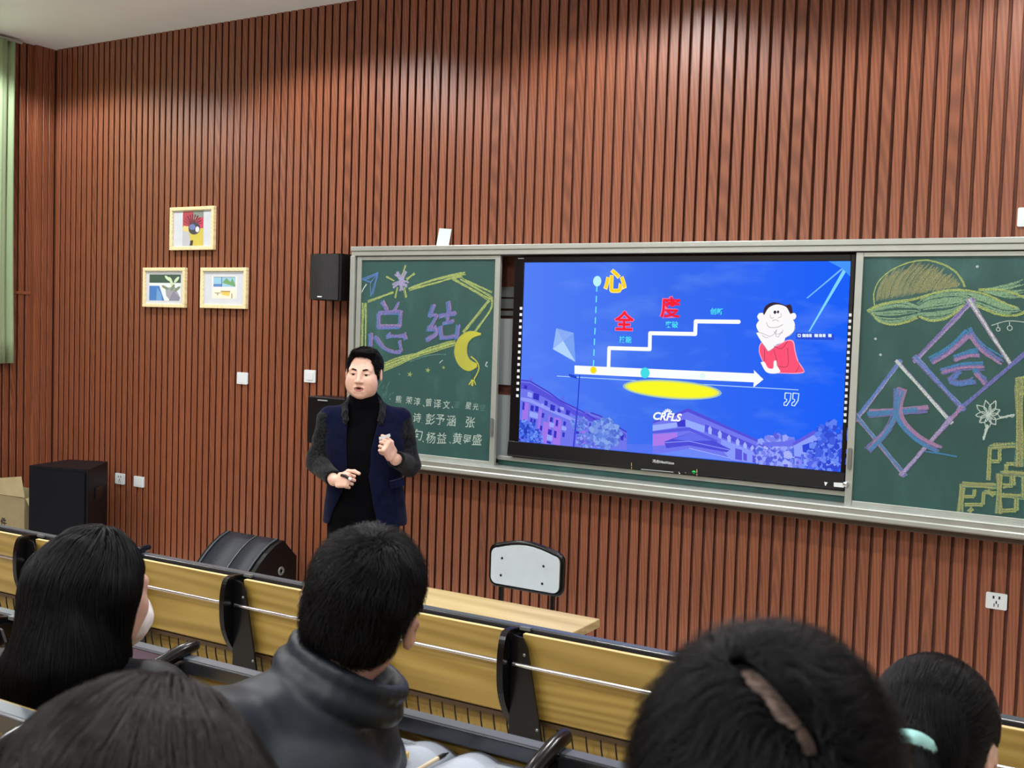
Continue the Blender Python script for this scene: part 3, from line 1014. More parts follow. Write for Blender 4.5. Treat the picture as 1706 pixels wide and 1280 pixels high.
for yy in (1010, 1050, 1105):
    f.line(s3((1410, yy), (1470, yy)), 0.003, E(110, 100, 230), smooth=False)
f.poly(s4((135, 165), (420, 55), (1065, 350), (1045, 505), (135, 415)), E(114, 120, 240))
f.poly(s4((135, 160), (330, 90), (420, 50), (1070, 345), (1070, 362), (420, 80), (135, 175)), E(84, 80, 220))
f.poly(s4((330, 155), (410, 140), (410, 200), (340, 200)), E(60, 60, 206))
f.poly(s4((135, 188), (330, 165), (335, 205), (135, 235)), E(156, 176, 255))
f.poly(s4((400, 140), (560, 195), (552, 250), (402, 200)), E(150, 172, 255))
f.poly(s4((135, 238), (430, 205), (660, 310), (660, 335), (430, 232), (135, 256)), E(88, 92, 226))
f.poly(s4((135, 262), (335, 248), (335, 340), (135, 358)), E(172, 124, 236))
f.poly(s4((560, 180), (1060, 390), (1055, 420), (560, 240)), E(84, 84, 222))
for x, y in ((600, 215), (680, 250), (755, 285), (825, 315), (885, 345), (945, 370), (1010, 395)):
    f.poly(s4((x - 12, y + 40), (x - 16, y), (x, y - 22), (x + 16, y + 6), (x + 12, y + 50)), E(166, 182, 255))
f.poly(s4((690, 300), (1030, 430), (1030, 505), (770, 470), (690, 380)), E(138, 156, 252))
for x, y, w, h in ((805, 375, 55, 90), (945, 430, 30, 60), (870, 410, 30, 60)):
    f.poly(s4((x, y), (x + w, y + 14), (x + w, y + h + 10), (x, y + h)), E(92, 88, 224))
f.poly(s4((230, 322), (300, 295), (440, 250), (620, 310), (770, 385), (735, 408), (430, 352), (245, 375)), E(78, 78, 218))
f.poly(s4((300, 300), (440, 252), (620, 312), (430, 318)), E(100, 112, 238))
f.line(s4((235, 330), (430, 318), (770, 392)), 0.004, E(140, 156, 252), smooth=False)
f.poly(s4((180, 420), (430, 380), (760, 460), (775, 480)), E(110, 138, 250))
f.line(s4((430, 375), (760, 455)), 0.004, E(160, 180, 255), smooth=False)
f.blob(s4((1160, 420))[0], 0.12, [E(120, 130, 240), E(150, 165, 250), E(90, 95, 222), E(80, 110, 226), E(170, 180, 250)], 240)
f.blob(s4((1080, 470))[0], 0.07, [E(120, 130, 240), E(150, 165, 250), E(90, 95, 222)], 90)
f.poly(s4((1020, 330), (1200, 320), (1290, 300), (1290, 360), (1060, 360)), E(104, 112, 236))
f.poly(s4((1280, 345), (1440, 255), (1610, 310), (1610, 540), (1290, 510)), E(142, 162, 254))
f.poly(s4((1265, 335), (1440, 232), (1620, 300), (1620, 322), (1440, 268), (1285, 352)), E(98, 92, 224))
f.poly(s4((1350, 350), (1428, 325), (1428, 420), (1355, 405)), E(46, 72, 218))
f.poly(s4((1486, 325), (1580, 350), (1580, 440), (1490, 425)), E(46, 72, 218))
f.poly(s4((1290, 440), (1500, 460), (1490, 475), (1285, 455)), E(96, 96, 226))
f.poly(s4((1305, 470), (1355, 475), (1355, 515), (1300, 510)), E(168, 122, 238))
f.blob(s4((1600, 270))[0], 0.085, [E(70, 104, 232), E(52, 78, 214), E(96, 130, 244)], 110)
f.blob(s4((1560, 430))[0], 0.1, [E(66, 96, 226), E(52, 74, 212), E(110, 140, 246)], 150)
f.blob(s4((1400, 500))[0], 0.06, [E(86, 104, 232), E(120, 140, 246)], 70)
f.build('screen_photo', dsp, 'stuff')

f = Flat(-0.0022)
f.step = 0.00002
f.poly(s2((35, 605), (95, 715), (5, 785)), E(150, 186, 248))
f.poly(s2((35, 605), (185, 645), (95, 715)), E(136, 172, 246))
f.poly(s2((185, 645), (200, 895), (95, 715)), E(122, 164, 244))
f.poly(s2((5, 785), (95, 715), (200, 895)), E(178, 214, 255))
f.poly(s1((333, 566), (1184, 604), (1182, 587), (1228, 632), (1180, 671), (1182, 646), (333, 606)), E(250, 254, 255))
WST = 0.0125 * 1.75
st = s2((485, 940), (490, 776), (840, 786), (843, 648), (1232, 655), (1236, 546), (1606, 550))
for a, b in zip(st[:-1], st[1:]):
    f.line([a, b], WST, E(252, 254, 255), smooth=False)
    f.disc(b, WST / 2, WST / 2, E(252, 254, 255), 14)
f.line(s1((250, 616), (1394, 682)), 0.004, E(180, 220, 255), smooth=False)
f.disc(s1((790, 680))[0], 0.292, 0.053, E(150, 190, 200), rot=-0.012)
f.disc(s1((790, 680))[0], 0.278, 0.046, E(226, 232, 110), rot=-0.012)
f.disc(s1((790, 680))[0], 0.262, 0.038, E(250, 250, 40), rot=-0.012)
f.disc(s2((355, 966))[0], 0.021, 0.021, E(240, 226, 120))
f.disc(s2((355, 966))[0], 0.017, 0.017, E(250, 224, 20))
f.disc(s2((800, 990))[0], 0.028, 0.03, E(70, 222, 232))
f.disc(s2((1295, 1015))[0], 0.016, 0.016, E(224, 250, 250))
for k in range(8):
    ya, yb = 235 + k * 92, 235 + k * 92 + 55
    xa, xb = 385 - 30 * (ya - 240) / 690, 385 - 30 * (yb - 240) / 690
    f.line(s2((xa, ya), (xb, min(yb, 935))), 0.0075, E(110, 230, 250), smooth=False)
f.disc(s2((388, 200))[0], 0.026, 0.03, E(190, 244, 250))
def quote(dx):
    q = [(415, 1065), (475, 1070), (466, 1140), (430, 1195), (402, 1190), (405, 1165), (430, 1150), (432, 1130), (412, 1125), (415, 1065)]
    f.line(s5(*[(x + dx, y + dx * 0.03) for x, y in q]), 0.0055, E(214, 240, 255), smooth=False)
quote(0)
quote(80)
f.poly(s5((525, 452), (912, 468), (912, 530), (525, 520)), E(44, 80, 214))
for x0, x1 in ((542, 574), (590, 625), (630, 655), (660, 685), (712, 750), (760, 790), (797, 825), (852, 886)):
    f.poly(s5((x0, 466), (x1, 468), (x1, 500), (x0, 498)), E(226, 240, 255))
f.poly(s5((550, 474), (566, 475), (566, 491), (550, 490)), E(44, 80, 214))
f.poly(s4((1540, 515), (1562, 512), (1585, 522), (1606, 508), (1622, 508), (1586, 538)), E(230, 240, 255))
for a in (-0.9, -0.45, 0, 0.45, 0.9):
    c = s1((775, 800))[0]
    f.line([(c[0] + 4 * math.sin(a), c[1] - 5 * math.cos(a)), (c[0] + 8.5 * math.sin(a), c[1] - 10 * math.cos(a))], 0.008, E(250, 252, 255), smooth=False)
f.build('screen_drawing', dsp, 'stuff')

def glow_word(s, c, h, col, rim, w):
    f = Flat(-0.0034)
    f.step = 0.00002
    f.word(s, c, h, rim, weight=w + 0.03)
    f.word(s, c, h, col, weight=w)
    f.build('slide_word', dsp)
glow_word('心', s2((543, 197))[0], 41, E(255, 214, 40), E(255, 236, 150), 0.022)
glow_word('全', s2((620, 540))[0], 34, E(250, 36, 58), E(255, 120, 160), 0.022)
glow_word('度', s2((1020, 425))[0], 36, E(250, 36, 58), E(255, 120, 160), 0.02)
for s, c in (('技能', (630, 702)), ('突破', (1030, 573)), ('创新', (1416, 460))):
    f = Flat(-0.0034)
    f.word(s, s2(c)[0], 11.4, E(80, 232, 244), weight=0.02)
    f.build('slide_word', dsp)
f = Flat(-0.0034)
f.word('CRFLS', s1((773, 809))[0], 17.5, E(252, 254, 255), weight=0.035, shear=0.25, sx=1.05)
f.build('slide_word', dsp)
f = Flat(-0.0034)
f.word('15', s4((1580, 494))[0], 8, E(236, 244, 255), weight=0.03)
f.build('slide_word', dsp)

# plain cartoon man resting his chin on his hand, on the slide
f = Flat(-0.0042)
f.step = 0.00003
skin_, redc, dark = E(252, 250, 252), E(255, 86, 122), E(120, 60, 80)
def blobpoly(pts, m):
    P = smooth_path([*pts, pts[0]], 5)
    f.poly(s5(*[tuple(p) for p in P[:-1]]), m)
blobpoly([(150, 590), (190, 545), (300, 590), (430, 530), (500, 540), (520, 640), (550, 740), (606, 830), (590, 865), (440, 870), (230, 850), (190, 760), (150, 660)], E(255, 170, 200))
blobpoly([(158, 595), (195, 555), (300, 600), (430, 540), (490, 548), (510, 640), (540, 745), (598, 830), (582, 856), (440, 862), (240, 842), (200, 760), (158, 660)], redc)
blobpoly([(190, 260), (210, 190), (280, 148), (360, 155), (420, 175), (470, 168), (488, 230), (484, 300), (330, 320), (200, 300)], E(58, 44, 60))
blobpoly([(130, 290), (150, 258), (190, 256), (196, 300), (150, 326)], skin_)
blobpoly([(470, 262), (510, 254), (528, 285), (510, 318), (480, 310)], skin_)
blobpoly([(205, 270), (250, 200), (330, 168), (420, 190), (460, 250), (490, 310), (514, 370), (505, 440), (430, 500), (300, 510), (180, 480), (122, 390), (150, 330)], skin_)
blobpoly([(120, 455), (160, 450), (260, 495), (390, 425), (420, 440), (405, 540), (330, 575), (285, 620), (240, 642), (215, 600), (170, 540)], skin_)
blobpoly([(165, 755), (205, 752), (240, 810), (292, 815), (300, 745), (330, 742), (340, 800), (365, 850), (300, 870), (220, 850)], skin_)
for q, w in ((((225, 350), (250, 395), (330, 400), (395, 370)), 0.002), (((262, 270), (270, 305), (300, 300)), 0.0016), (((340, 305), (375, 290), (370, 255)), 0.0016), (((285, 335), (318, 322), (350, 340)), 0.002),
             (((300, 440), (330, 470), (390, 450)), 0.0016), (((300, 625), (325, 720), (335, 795)), 0.0025), (((440, 610), (440, 790), (345, 795)), 0.0025), (((205, 620), (205, 740)), 0.0025), (((300, 590), (380, 615), (440, 540)), 0.0025), (((550, 740), (555, 800), (520, 855)), 0.002)):
    f.line(s5(*q), w, dark)
grey_ = E(150, 140, 160)
for q in (((120, 455), (160, 452), (258, 494)), ((258, 494), (300, 470), (330, 420)), ((330, 420), (318, 480), (345, 500)), ((345, 500), (370, 460), (400, 425)), ((172, 545), (210, 600), (240, 640)), ((330, 575), (290, 615), (242, 642)), ((180, 478), (210, 500), (245, 506)), ((430, 500), (500, 445), (513, 380))):
    f.line(s5(*q), 0.0022, grey_)
f.disc(s5((312, 246))[0], 0.008, 0.009, E(60, 50, 70), 12)
f.disc(s5((343, 243))[0], 0.006, 0.008, E(60, 50, 70), 12)
f.build('screen_figure', dsp, 'stuff')

# bezel details
f = Flat(-0.0068)
for k in range(15):
    f.poly([(868.0 - k * 0.44 - 2, 514 + k * 10.4 - 2.4), (868 - k * 0.44 + 2.2, 514 + k * 10.4 - 2.4), (868 - k * 0.44 + 2.2, 514 + k * 10.4 + 2.2), (868 - k * 0.44 - 2, 514 + k * 10.4 + 2.2)], M['white_plastic'])
for k in range(18):
    u, v = 1416.5 - k * 0.53, 525 + k * 10.4
    f.poly([(u - 2.2, v - 2.6), (u + 2.4, v - 2.6), (u + 2.4, v + 2.4), (u - 2.2, v + 2.4)], M['white_plastic'])
f.poly([(863, 430), (873, 430), (873, 431.6), (863, 431.6)], M['grey_plastic'])
f.build('key_stickers', dsp, 'stuff')
f = Flat(-0.0185)
f.word('鸿合HiteVision', (1105, 770), 6.2, M['white_plastic'], weight=0.01, rot=0.0)
f.build('maker_name', dsp)
f = Flat(-0.0195)
f.line([(1052, 771), (1052, 782)], 0.003, M['desk_edge'], smooth=False)
f.line([(1161, 782), (1161, 793)], 0.003, M['desk_edge'], smooth=False)
f.line([(1068, 782), (1122, 787)], 0.005, M['grey_plastic'], smooth=False)
for u, v in ((1131, 786), (1142, 787), (1132, 789)):
    f.disc((u, v), 0.004, 0.004, M['white_plastic'], 8)
f.build('control_strip', dsp, 'stuff')
f = Flat(-0.0195)
f.disc((1156, 787), 0.011, 0.009, emit('power_light', (60, 220, 110)), 12)
f.build('power_light', dsp)
f = Flat(-0.0195)
f.poly([(1373, 803), (1379, 804), (1377, 807), (1375, 811)], M['white_plastic'])
f.build('cursor_mark', dsp)
f = Flat(-0.0195)
f.poly([(1389, 804), (1406, 805), (1406, 813), (1389, 812)], M['white_plastic'])
f.build('maker_label', dsp)

# ------------------------------------------------------------------ things on the front wall
def frame_pic(name, u0, v0, u1, v1, label, draw):
    a, b = at(u0, v0, 0.1), at(u1, v1, 0.1)
    x0, x1, z0, z1 = a[0], b[0], b[2], a[2]
    r = empty('picture_frame', ((x0 + x1) / 2, 0.13, z0), label=label, cat='picture', group='framed pictures on the slatted wall')
    w = (x1 - x0) / 2
    h = z1 - z0
    t = 0.026
    MB().box(-w, w, -0.032, -0.002, 0, t).box(-w, w, -0.032, -0.002, h - t, h).box(-w, -w + t, -0.032, -0.002, t, h - t).box(w - t, w, -0.032, -0.002, t, h - t).build('frame', M['frame_wood'], r, bevel=0.003)
    MB().box(-w + t, w - t, -0.018, -0.004, t, h - t).build('mount_board', M['paper'], r)
    g = MB()
    mats = []
    ly = [-0.0184]
    def quad(pts, rgb):
        m = plain('print_%d_%d_%d' % rgb, rgb, 0.8)
        if m not in mats: mats.append(m)
        ly[0] -= 0.00006
        g.add([(-w + t + (2 * w - 2 * t) * p[0], ly[0], t + (h - 2 * t) * (1 - p[1])) for p in pts], [tuple(range(len(pts)))], mats.index(m))
    draw(quad)
    g.build('print', mats, r)
def R4(x0, y0, x1, y1):
    return [(x0, y0), (x1, y0), (x1, y1), (x0, y1)]
def el(cx, cy, rx, ry, n=18, a0=0, a1=2 * PI):
    return [(cx + rx * math.cos(a0 + (a1 - a0) * k / n), cy + ry * math.sin(a0 + (a1 - a0) * k / n)) for k in range(n)]
def pic_vase(q):
    q(R4(0.25, 0.0, 0.78, 0.98), (196, 186, 168))
    q(R4(0.25, 0.03, 0.52, 0.45), (176, 70, 84))
    q(R4(0.52, 0.03, 0.78, 0.2), (132, 140, 132))
    q(R4(0.6, 0.2, 0.78, 0.5), (196, 66, 92))
    q([(0.4, 0.55), (0.78, 0.5), (0.78, 0.98), (0.5, 0.98), (0.42, 0.85)], (204, 190, 82))
    q([(0.27, 0.42), (0.4, 0.44), (0.42, 0.6), (0.27, 0.56)], (226, 204, 130))
    q([(0.25, 0.58), (0.42, 0.6), (0.46, 0.98), (0.25, 0.98)], (186, 188, 196))
    for a in np.linspace(-1.4, 1.4, 11):
        x, y = 0.5 + 0.26 * math.sin(a), 0.4 - 0.3 * math.cos(a)
        q([(0.49, 0.42), (x - 0.015, y), (x + 0.02, y + 0.01), (0.52, 0.42)], (84, 44, 52) if int(a * 10) % 2 else (120, 52, 62))
    q(el(0.55, 0.5, 0.15, 0.17), (70, 66, 74))
    q(el(0.5, 0.46, 0.08, 0.08), (110, 122, 176))
    q(el(0.63, 0.53, 0.05, 0.08), (222, 222, 226))
    q([(0.46, 0.83), (0.53, 0.83), (0.51, 0.97), (0.44, 0.97)], (66, 56, 44))
def pic_plant(q):
    q(R4(0.09, 0.1, 0.93, 0.9), (222, 230, 232))
    q(R4(0.09, 0.1, 0.93, 0.36), (62, 86, 70))
    q([(0.09, 0.45), (0.36, 0.45), (0.5, 0.9), (0.09, 0.9)], (72, 122, 190))
    q([(0.3, 0.5), (0.42, 0.7), (0.44, 0.9), (0.28, 0.9)], (108, 156, 208))
    q([(0.52, 0.5), (0.78, 0.48), (0.92, 0.8), (0.9, 0.9), (0.66, 0.9), (0.55, 0.75)], (156, 158, 168))
    q([(0.62, 0.9), (0.74, 0.6), (0.92, 0.82), (0.9, 0.9)], (136, 134, 154))
    for x, y, a in ((0.58, 0.22, -0.7), (0.66, 0.28, -0.4), (0.82, 0.26, 0.6), (0.7, 0.4, -0.2), (0.52, 0.5, -1.0), (0.72, 0.5, 0.4), (0.84, 0.54, 0.8)):
        c, s = math.cos(a), math.sin(a)
        q([(x + c * px - s * py, y + s * px + c * py) for px, py in el(0, 0, 0.04, 0.11, 12)], (198, 218, 184) if y < 0.45 else (126, 140, 112))
def pic_room(q):
    q(R4(0.2, 0.14, 0.82, 0.82), (226, 226, 226))
    q(R4(0.24, 0.17, 0.78, 0.46), (150, 196, 222))
    q(R4(0.24, 0.38, 0.45, 0.46), (84, 132, 190))
    q([(0.46, 0.34), (0.56, 0.2), (0.66, 0.32), (0.7, 0.2), (0.78, 0.4), (0.78, 0.46)], (110, 160, 104))
    q(R4(0.44, 0.17, 0.455, 0.46), (70, 82, 90))
    q(R4(0.24, 0.165, 0.78, 0.18), (92, 110, 120))
    q(R4(0.25, 0.55, 0.78, 0.8), (236, 228, 206))
    q([(0.42, 0.6), (0.66, 0.6), (0.63, 0.74), (0.46, 0.7)], (226, 196, 96))
    q(R4(0.43, 0.585, 0.66, 0.61), (120, 104, 84))
    q(R4(0.28, 0.64, 0.42, 0.66), (120, 116, 110))
    q(R4(0.69, 0.66, 0.71, 0.8), (120, 104, 90))
    q(R4(0.34, 0.66, 0.36, 0.72), (120, 116, 110))
frame_pic('p', 283, 346, 355, 416, 'topmost small framed print with a red and yellow vase of flowers', pic_vase)
frame_pic('p', 238, 446, 307, 513, 'small framed print with a leafy plant, dark green band and blue shape', pic_plant)
frame_pic('p', 334, 446, 409, 515, 'small framed print with a blue window above yellow furniture', pic_room)

def plate(name, u0, v0, u1, v1, label, cat, style):
    a, b = at(u0, v0, 0.122), at(u1, v1, 0.122)
    w, h = (b[0] - a[0]) / 2, (a[2] - b[2]) / 2
    r = empty(name, ((a[0] + b[0]) / 2, 0.13, (a[2] + b[2]) / 2), label=label, cat=cat)
    MB().prism(rrect(-w, w, -h, h, 0.007), -0.009, 0.0, 'y').build('cover_plate', M['white_plastic'], r, bevel=0.002)
    if style == 'rocker':
        MB().prism(rrect(-w * 0.62, w * 0.62, -h * 0.6, h * 0.62, 0.004), -0.0125, -0.008, 'y').build('rocker', M['white_plastic'], r, bevel=0.0015)
    elif style == 'blank':
        MB().prism(rrect(-w * 0.78, w * 0.78, -h * 0.78, h * 0.78, 0.004), -0.0105, -0.008, 'y').build('insert', M['white_plastic'], r, bevel=0.0015)
    else:
        MB().prism(rrect(-w * 0.72, w * 0.72, -h * 0.72, h * 0.72, 0.004), -0.0105, -0.008, 'y').build('insert', M['white_plastic'], r, bevel=0.001)
        m = MB()
        for sx, sz, tw, th in ((-0.013, 0.018, 0.004, 0.007), (0.013, 0.018, 0.004, 0.007), (0.0, -0.006, 0.003, 0.007), (-0.009, -0.02, 0.002, 0.008), (0.009, -0.02, 0.002, 0.008)):
            m.box(sx - tw, sx + tw, -0.0112, -0.0104, sz - th, sz + th)
        m.build('socket_slots', M['ink'], r, kind='stuff')
    return r
plate('wall_switch', 395, 620, 412, 641, 'white blank switch plate on the slats below the lower pictures', 'switch', 'blank')
plate('wall_switch', 507, 616, 525, 638, 'white rocker switch with raised square key under the wall loudspeaker', 'switch', 'rocker')
plate('wall_socket', 192, 788, 207, 808, 'white wall socket with small dark holes next to the big floor loudspeaker', 'socket', 'socket')
plate('wall_socket', 223, 793, 239, 813, 'white blank socket plate second from the big floor loudspeaker', 'socket', 'blank')
plate('wall_socket', 1643, 986, 1677, 1018, 'white five-hole wall socket low on the slats beneath the blackboard', 'socket', 'socket')
plate('wall_box', 1696, 346, 1730, 377, 'white square wall plate high on the slats over the blackboard', 'wall plate', 'blank')
a, b = at(728, 385, 0.1), at(748, 409, 0.1)
tg = empty('paper_note', ((a[0] + b[0]) / 2, 0.1, b[2]), label='pale mint paper note standing on top of the blackboard frame', cat='note')
MB().add([(-0.05, 0.0, 0.0), (0.045, 0.0, -0.002), (0.055, 0.012, 0.103), (-0.038, 0.012, 0.11)], [(0, 1, 2, 3)]).build('sheet', plain('mint_paper', (196, 224, 214), 0.8), tg).modifiers.new('t', 'SOLIDIFY').thickness = 0.0015

# ------------------------------------------------------------------ loudspeakers and boxes along the front wall
r = empty('wall_speaker', (-1.485, 0.1, 2.06), label='small black loudspeaker with curved grille mounted on the slats beside the blackboard', cat='loudspeaker')
MB().prism([(0.115, 0.1), (0.115, -0.06), (-0.115, -0.06), (-0.1, 0.03), (-0.06, 0.1)] and rrect(-0.125, 0.118, -0.14, 0.03, 0.01), 0.0, 0.308, 'z').build('cabinet', M['black_plastic'], r, bevel=0.006)
cv = [(-0.15, -0.14)] + [(-0.15 + 0.25 * t, -0.14 - 0.055 * math.sin(PI * t) ** 0.8) for t in np.linspace(0.04, 0.96, 12)] + [(0.10, -0.14)]
MB().prism(cv, 0.004, 0.304, 'z').build('grille', M['grille_dark'], r, bevel=0.004)
MB().box(-0.03, 0.005, -0.197, -0.192, 0.018, 0.026).build('badge', M['white_plastic'], r)
MB().box(-0.02, 0.05, 0.03, 0.055, 0.1, 0.2).build('bracket', M['black_metal'], r)

r = empty('wall_amplifier', (-1.45, 0.13, 1.1), label='flat black box hung on the slats behind the standing man', cat='equipment box')
MB().box(-0.18, 0.14, -0.17, -0.001, 0.0, 0.318).build('housing', M['black_plastic'], r, bevel=0.008)
MB().box(-0.085, -0.005, -0.178, -0.17, 0.292, 0.299).build('handle', M['grey_plastic'], r)

# big floor loudspeaker in the corner
r = empty('floor_speaker', (-3.72, -0.35, 0), label='tall black floor loudspeaker standing in the slatted corner', cat='loudspeaker')
q = [(-3.775, -0.62), (-3.296, -0.479), (-3.573, -0.088), (-3.864, -0.215)]
q = [(x + 3.72, y + 0.35) for x, y in q]
MB().prism(q, 0.03, 0.8, 'z').build('cabinet', M['cabinet'], r, bevel=0.008)
d = np.array([0.479, 0.141]); d /= np.linalg.norm(d)
nrm = np.array([d[1], -d[0]])
fl, frr = np.array(q[0]) + d * 0.018 + nrm * 0.001, np.array(q[1]) - d * 0.018 + nrm * 0.001
gp = [tuple(fl), tuple(frr), tuple(frr + nrm * 0.018), tuple(fl + nrm * 0.018)]
MB().prism(gp, 0.05, 0.775, 'z').build('grille', plain('fine_dark_grille', (10, 13, 19), 0.6, spec=0.15, bump=0.4, bscale=500), r, bevel=0.006)
sd = np.array(q[2]) - np.array(q[1]); sl_ = np.linalg.norm(sd); sd /= sl_
sn = np.array([sd[1], -sd[0]])
c = np.array(q[1]) + sd * sl_ * 0.5 + sn * 0.003
h = MB()
h.box(-0.075, 0.075, -0.006, 0.004, -0.045, 0.045)
o = h.build('handle', M['black_plastic'], r, bevel=0.01)
o.location = (c[0], c[1], 0.6)
o.rotation_euler = (0, 0, math.atan2(sd[1], sd[0]))
for p in q:
    MB().lathe([(0.02, 0), (0.022, 0.03), (0, 0.03)], (p[0] * 0.82, p[1] * 0.82, 0), 10).build('foot', M['black_plastic'], r)

# floor monitor wedge
r = empty('stage_monitor', (-1.88, -0.3, 0), label='low wedge-shaped black stage monitor with curved mesh front on the floor', cat='loudspeaker')
prof = [(0.175, 0.0), (0.175, 0.345), (0.045, 0.472), (-0.03, 0.446), (-0.1, 0.405), (-0.165, 0.353), (-0.215, 0.305), (-0.262, 0.23), (-0.295, 0.13), (-0.305, 0.04), (-0.29, 0.0)]
MB().prism(prof, 0.215, 0.26, 'x').build('end_cheek', M['black_plastic'], r, bevel=0.008)
MB().prism(prof, -0.26, -0.225, 'x').build('end_cheek', M['black_plastic'], r, bevel=0.008)
inner = [(y * 0.965, z * 0.975) for y, z in prof]
MB().prism(inner, -0.225, 0.215, 'x').build('cabinet', M['cabinet'], r)
gm = MB()
fp = [(y - 0.002, z + 0.001) for y, z in prof[2:10]]
for xa, xb in ((-0.222, 0.028), (0.032, 0.212)):
    vs = [(xa, y, z) for y, z in fp] + [(xb, y, z) for y, z in fp]
    n = len(fp)
    gm.add(vs, [(i, i + 1, n + i + 1, n + i) for i in range(n - 1)], 0, True)
gm.build('grille', M['grille'], r).modifiers.new('t', 'SOLIDIFY').thickness = 0.004
MB().tube([(0.03, y - 0.004, z + 0.003) for y, z in fp], 0.003, 6).build('grille_seam', M['alu_dark'], r)
for xx in (-0.222, 0.213):
    MB().tube([(xx, y - 0.006, z + 0.004) for y, z in fp], 0.007, 6).build('grille_edge', M['edge_grey'], r)
MB().lathe([(0.0, 0.0), (0.012, 0.0), (0.012, 0.004), (0.026, 0.006), (0.03, 0.0)], (0.26, 0.03, 0.27), 20, 'x').build('pole_socket', M['alu_dark'], r)

# cardboard box
r = empty('cardboard_box', (-4.33, -0.28, 0), label='open tan cardboard box on the floor with its flap standing up', cat='box')
b = MB()
b.box(-0.25, 0.262, -0.17, -0.165, 0, 0.5).box(-0.25, 0.262, 0.165, 0.17, 0, 0.5).box(-0.25, -0.245, -0.165, 0.165, 0, 0.5).box(0.257, 0.262, -0.165, 0.165, 0, 0.5).box(-0.245, 0.257, -0.165, 0.165, 0, 0.006)
b.build('carton', M['card'], r)
MB().prism([(-0.24, 0.5), (0.27, 0.512), (0.225, 0.668), (-0.02, 0.634), (-0.24, 0.62)], -0.176, -0.171, 'y').build('flap', M['card_in'], r)
MB().prism([(0.262, 0.5), (0.31, 0.44), (0.314, 0.442), (0.266, 0.504)], -0.16, 0.16, 'y').build('flap', M['card_in'], r)
tmb = MB()
text_to(tmb, '件', (-0.03, -0.1706, 0.262), 0.075, 0.002)
tmb.build('printed_mark', M['ink'], r)

# ------------------------------------------------------------------ teacher's table and chair
r = empty('teacher_table', (0.77, -1.89, 0), label='pale wooden table with plain top in front of the white-backed chair', cat='table')
MB().box(-0.6, 0.6, -0.235, 0.235, 0.725, 0.76).build('table_top', M['table_wood'], r, bevel=0.004)
MB().box(-0.53, 0.53, -0.19, -0.165, 0.6, 0.725).box(-0.53, 0.53, 0.165, 0.19, 0.6, 0.725).box(-0.55, -0.53, -0.165, 0.165, 0.6, 0.725).box(0.53, 0.55, -0.165, 0.165, 0.6, 0.725).build('apron', M['table_wood'], r)
for sx in (-1, 1):
    for sy in (-1, 1):
        MB().box(sx * 0.54 - 0.022, sx * 0.54 + 0.022, sy * 0.175 - 0.022, sy * 0.175 + 0.022, 0, 0.725).build('leg', M['black_metal'], r, bevel=0.004)

r = empty('chair', (0.672, -1.05, 0), label='black-framed chair with white curved backrest behind the wooden table', cat='chair')
bx0, bx1, bz0, bz1 = -0.196, 0.196, 0.655, 0.86
def back_poly(inset):
    x0, x1, z0, z1 = bx0 + inset, bx1 - inset, bz0 + inset, bz1 - inset
    pts = []
    rr = 0.032
    for k in range(5):
        a = PI + k * PI / 8
        pts.append((x0 + rr + rr * math.cos(a), z0 + rr + rr * math.sin(a)))
    for k in range(5):
        a = 1.5 * PI + k * PI / 8
        pts.append((x1 - rr + rr * math.cos(a), z0 + rr + rr * math.sin(a)))
    for k in range(5):
        a = k * PI / 8
        pts.append((x1 - rr + rr * math.cos(a), z1 - rr - 0.016 + rr * math.sin(a)))
    for t in np.linspace(0.12, 0.88, 7):
        pts.append((x1 - rr + (x0 - x1 + 2 * rr) * t, z1 - 0.016 + 0.03 * math.sin(PI * t)))
    for k in range(5):
        a = PI / 2 + k * PI / 8
        pts.append((x0 + rr + rr * math.cos(a), z1 - rr - 0.016 + rr * math.sin(a)))
    return pts
MB().prism(back_poly(0.006), -0.008, 0.008, 'y').build('backrest', plain('white_laminate', (186, 197, 203), 0.5, noise=0.04, nscale=14), r, bevel=0.002)
MB().tube([(x, 0.012, z) for x, z in back_poly(0.0)], 0.0145, 10, closed=True).build('backrest_rim', M['black_gloss'], r)
for bx, bz in ((-0.128, 0.79), (-0.132, 0.705), (0.104, 0.783), (0.1, 0.698)):
    MB().lathe([(0, -0.011), (0.0055, -0.0105), (0.0065, -0.008)], (bx, 0, bz), 12, 'y').build('bolt', M['black_plastic'], r)
for sx in (-1, 1):
    MB().tube([(sx * 0.145, 0.02, 0.78), (sx * 0.145, 0.02, 0.5), (sx * 0.15, 0.0, 0.43), (sx * 0.165, 0.045, 0.0)], 0.0125, 10).build('rear_leg', M['black_metal'], r)
    MB().tube([(sx * 0.15, -0.02, 0.425), (sx * 0.155, -0.36, 0.425), (sx * 0.17, -0.4, 0.0)], 0.0125, 10).build('front_leg', M['black_metal'], r)
MB().prism(rrect(-0.195, 0.195, -0.4, -0.01, 0.05), 0.437, 0.455, 'z').build('seat', plain('white_laminate_seat', (204, 214, 220), 0.5), r, bevel=0.006)

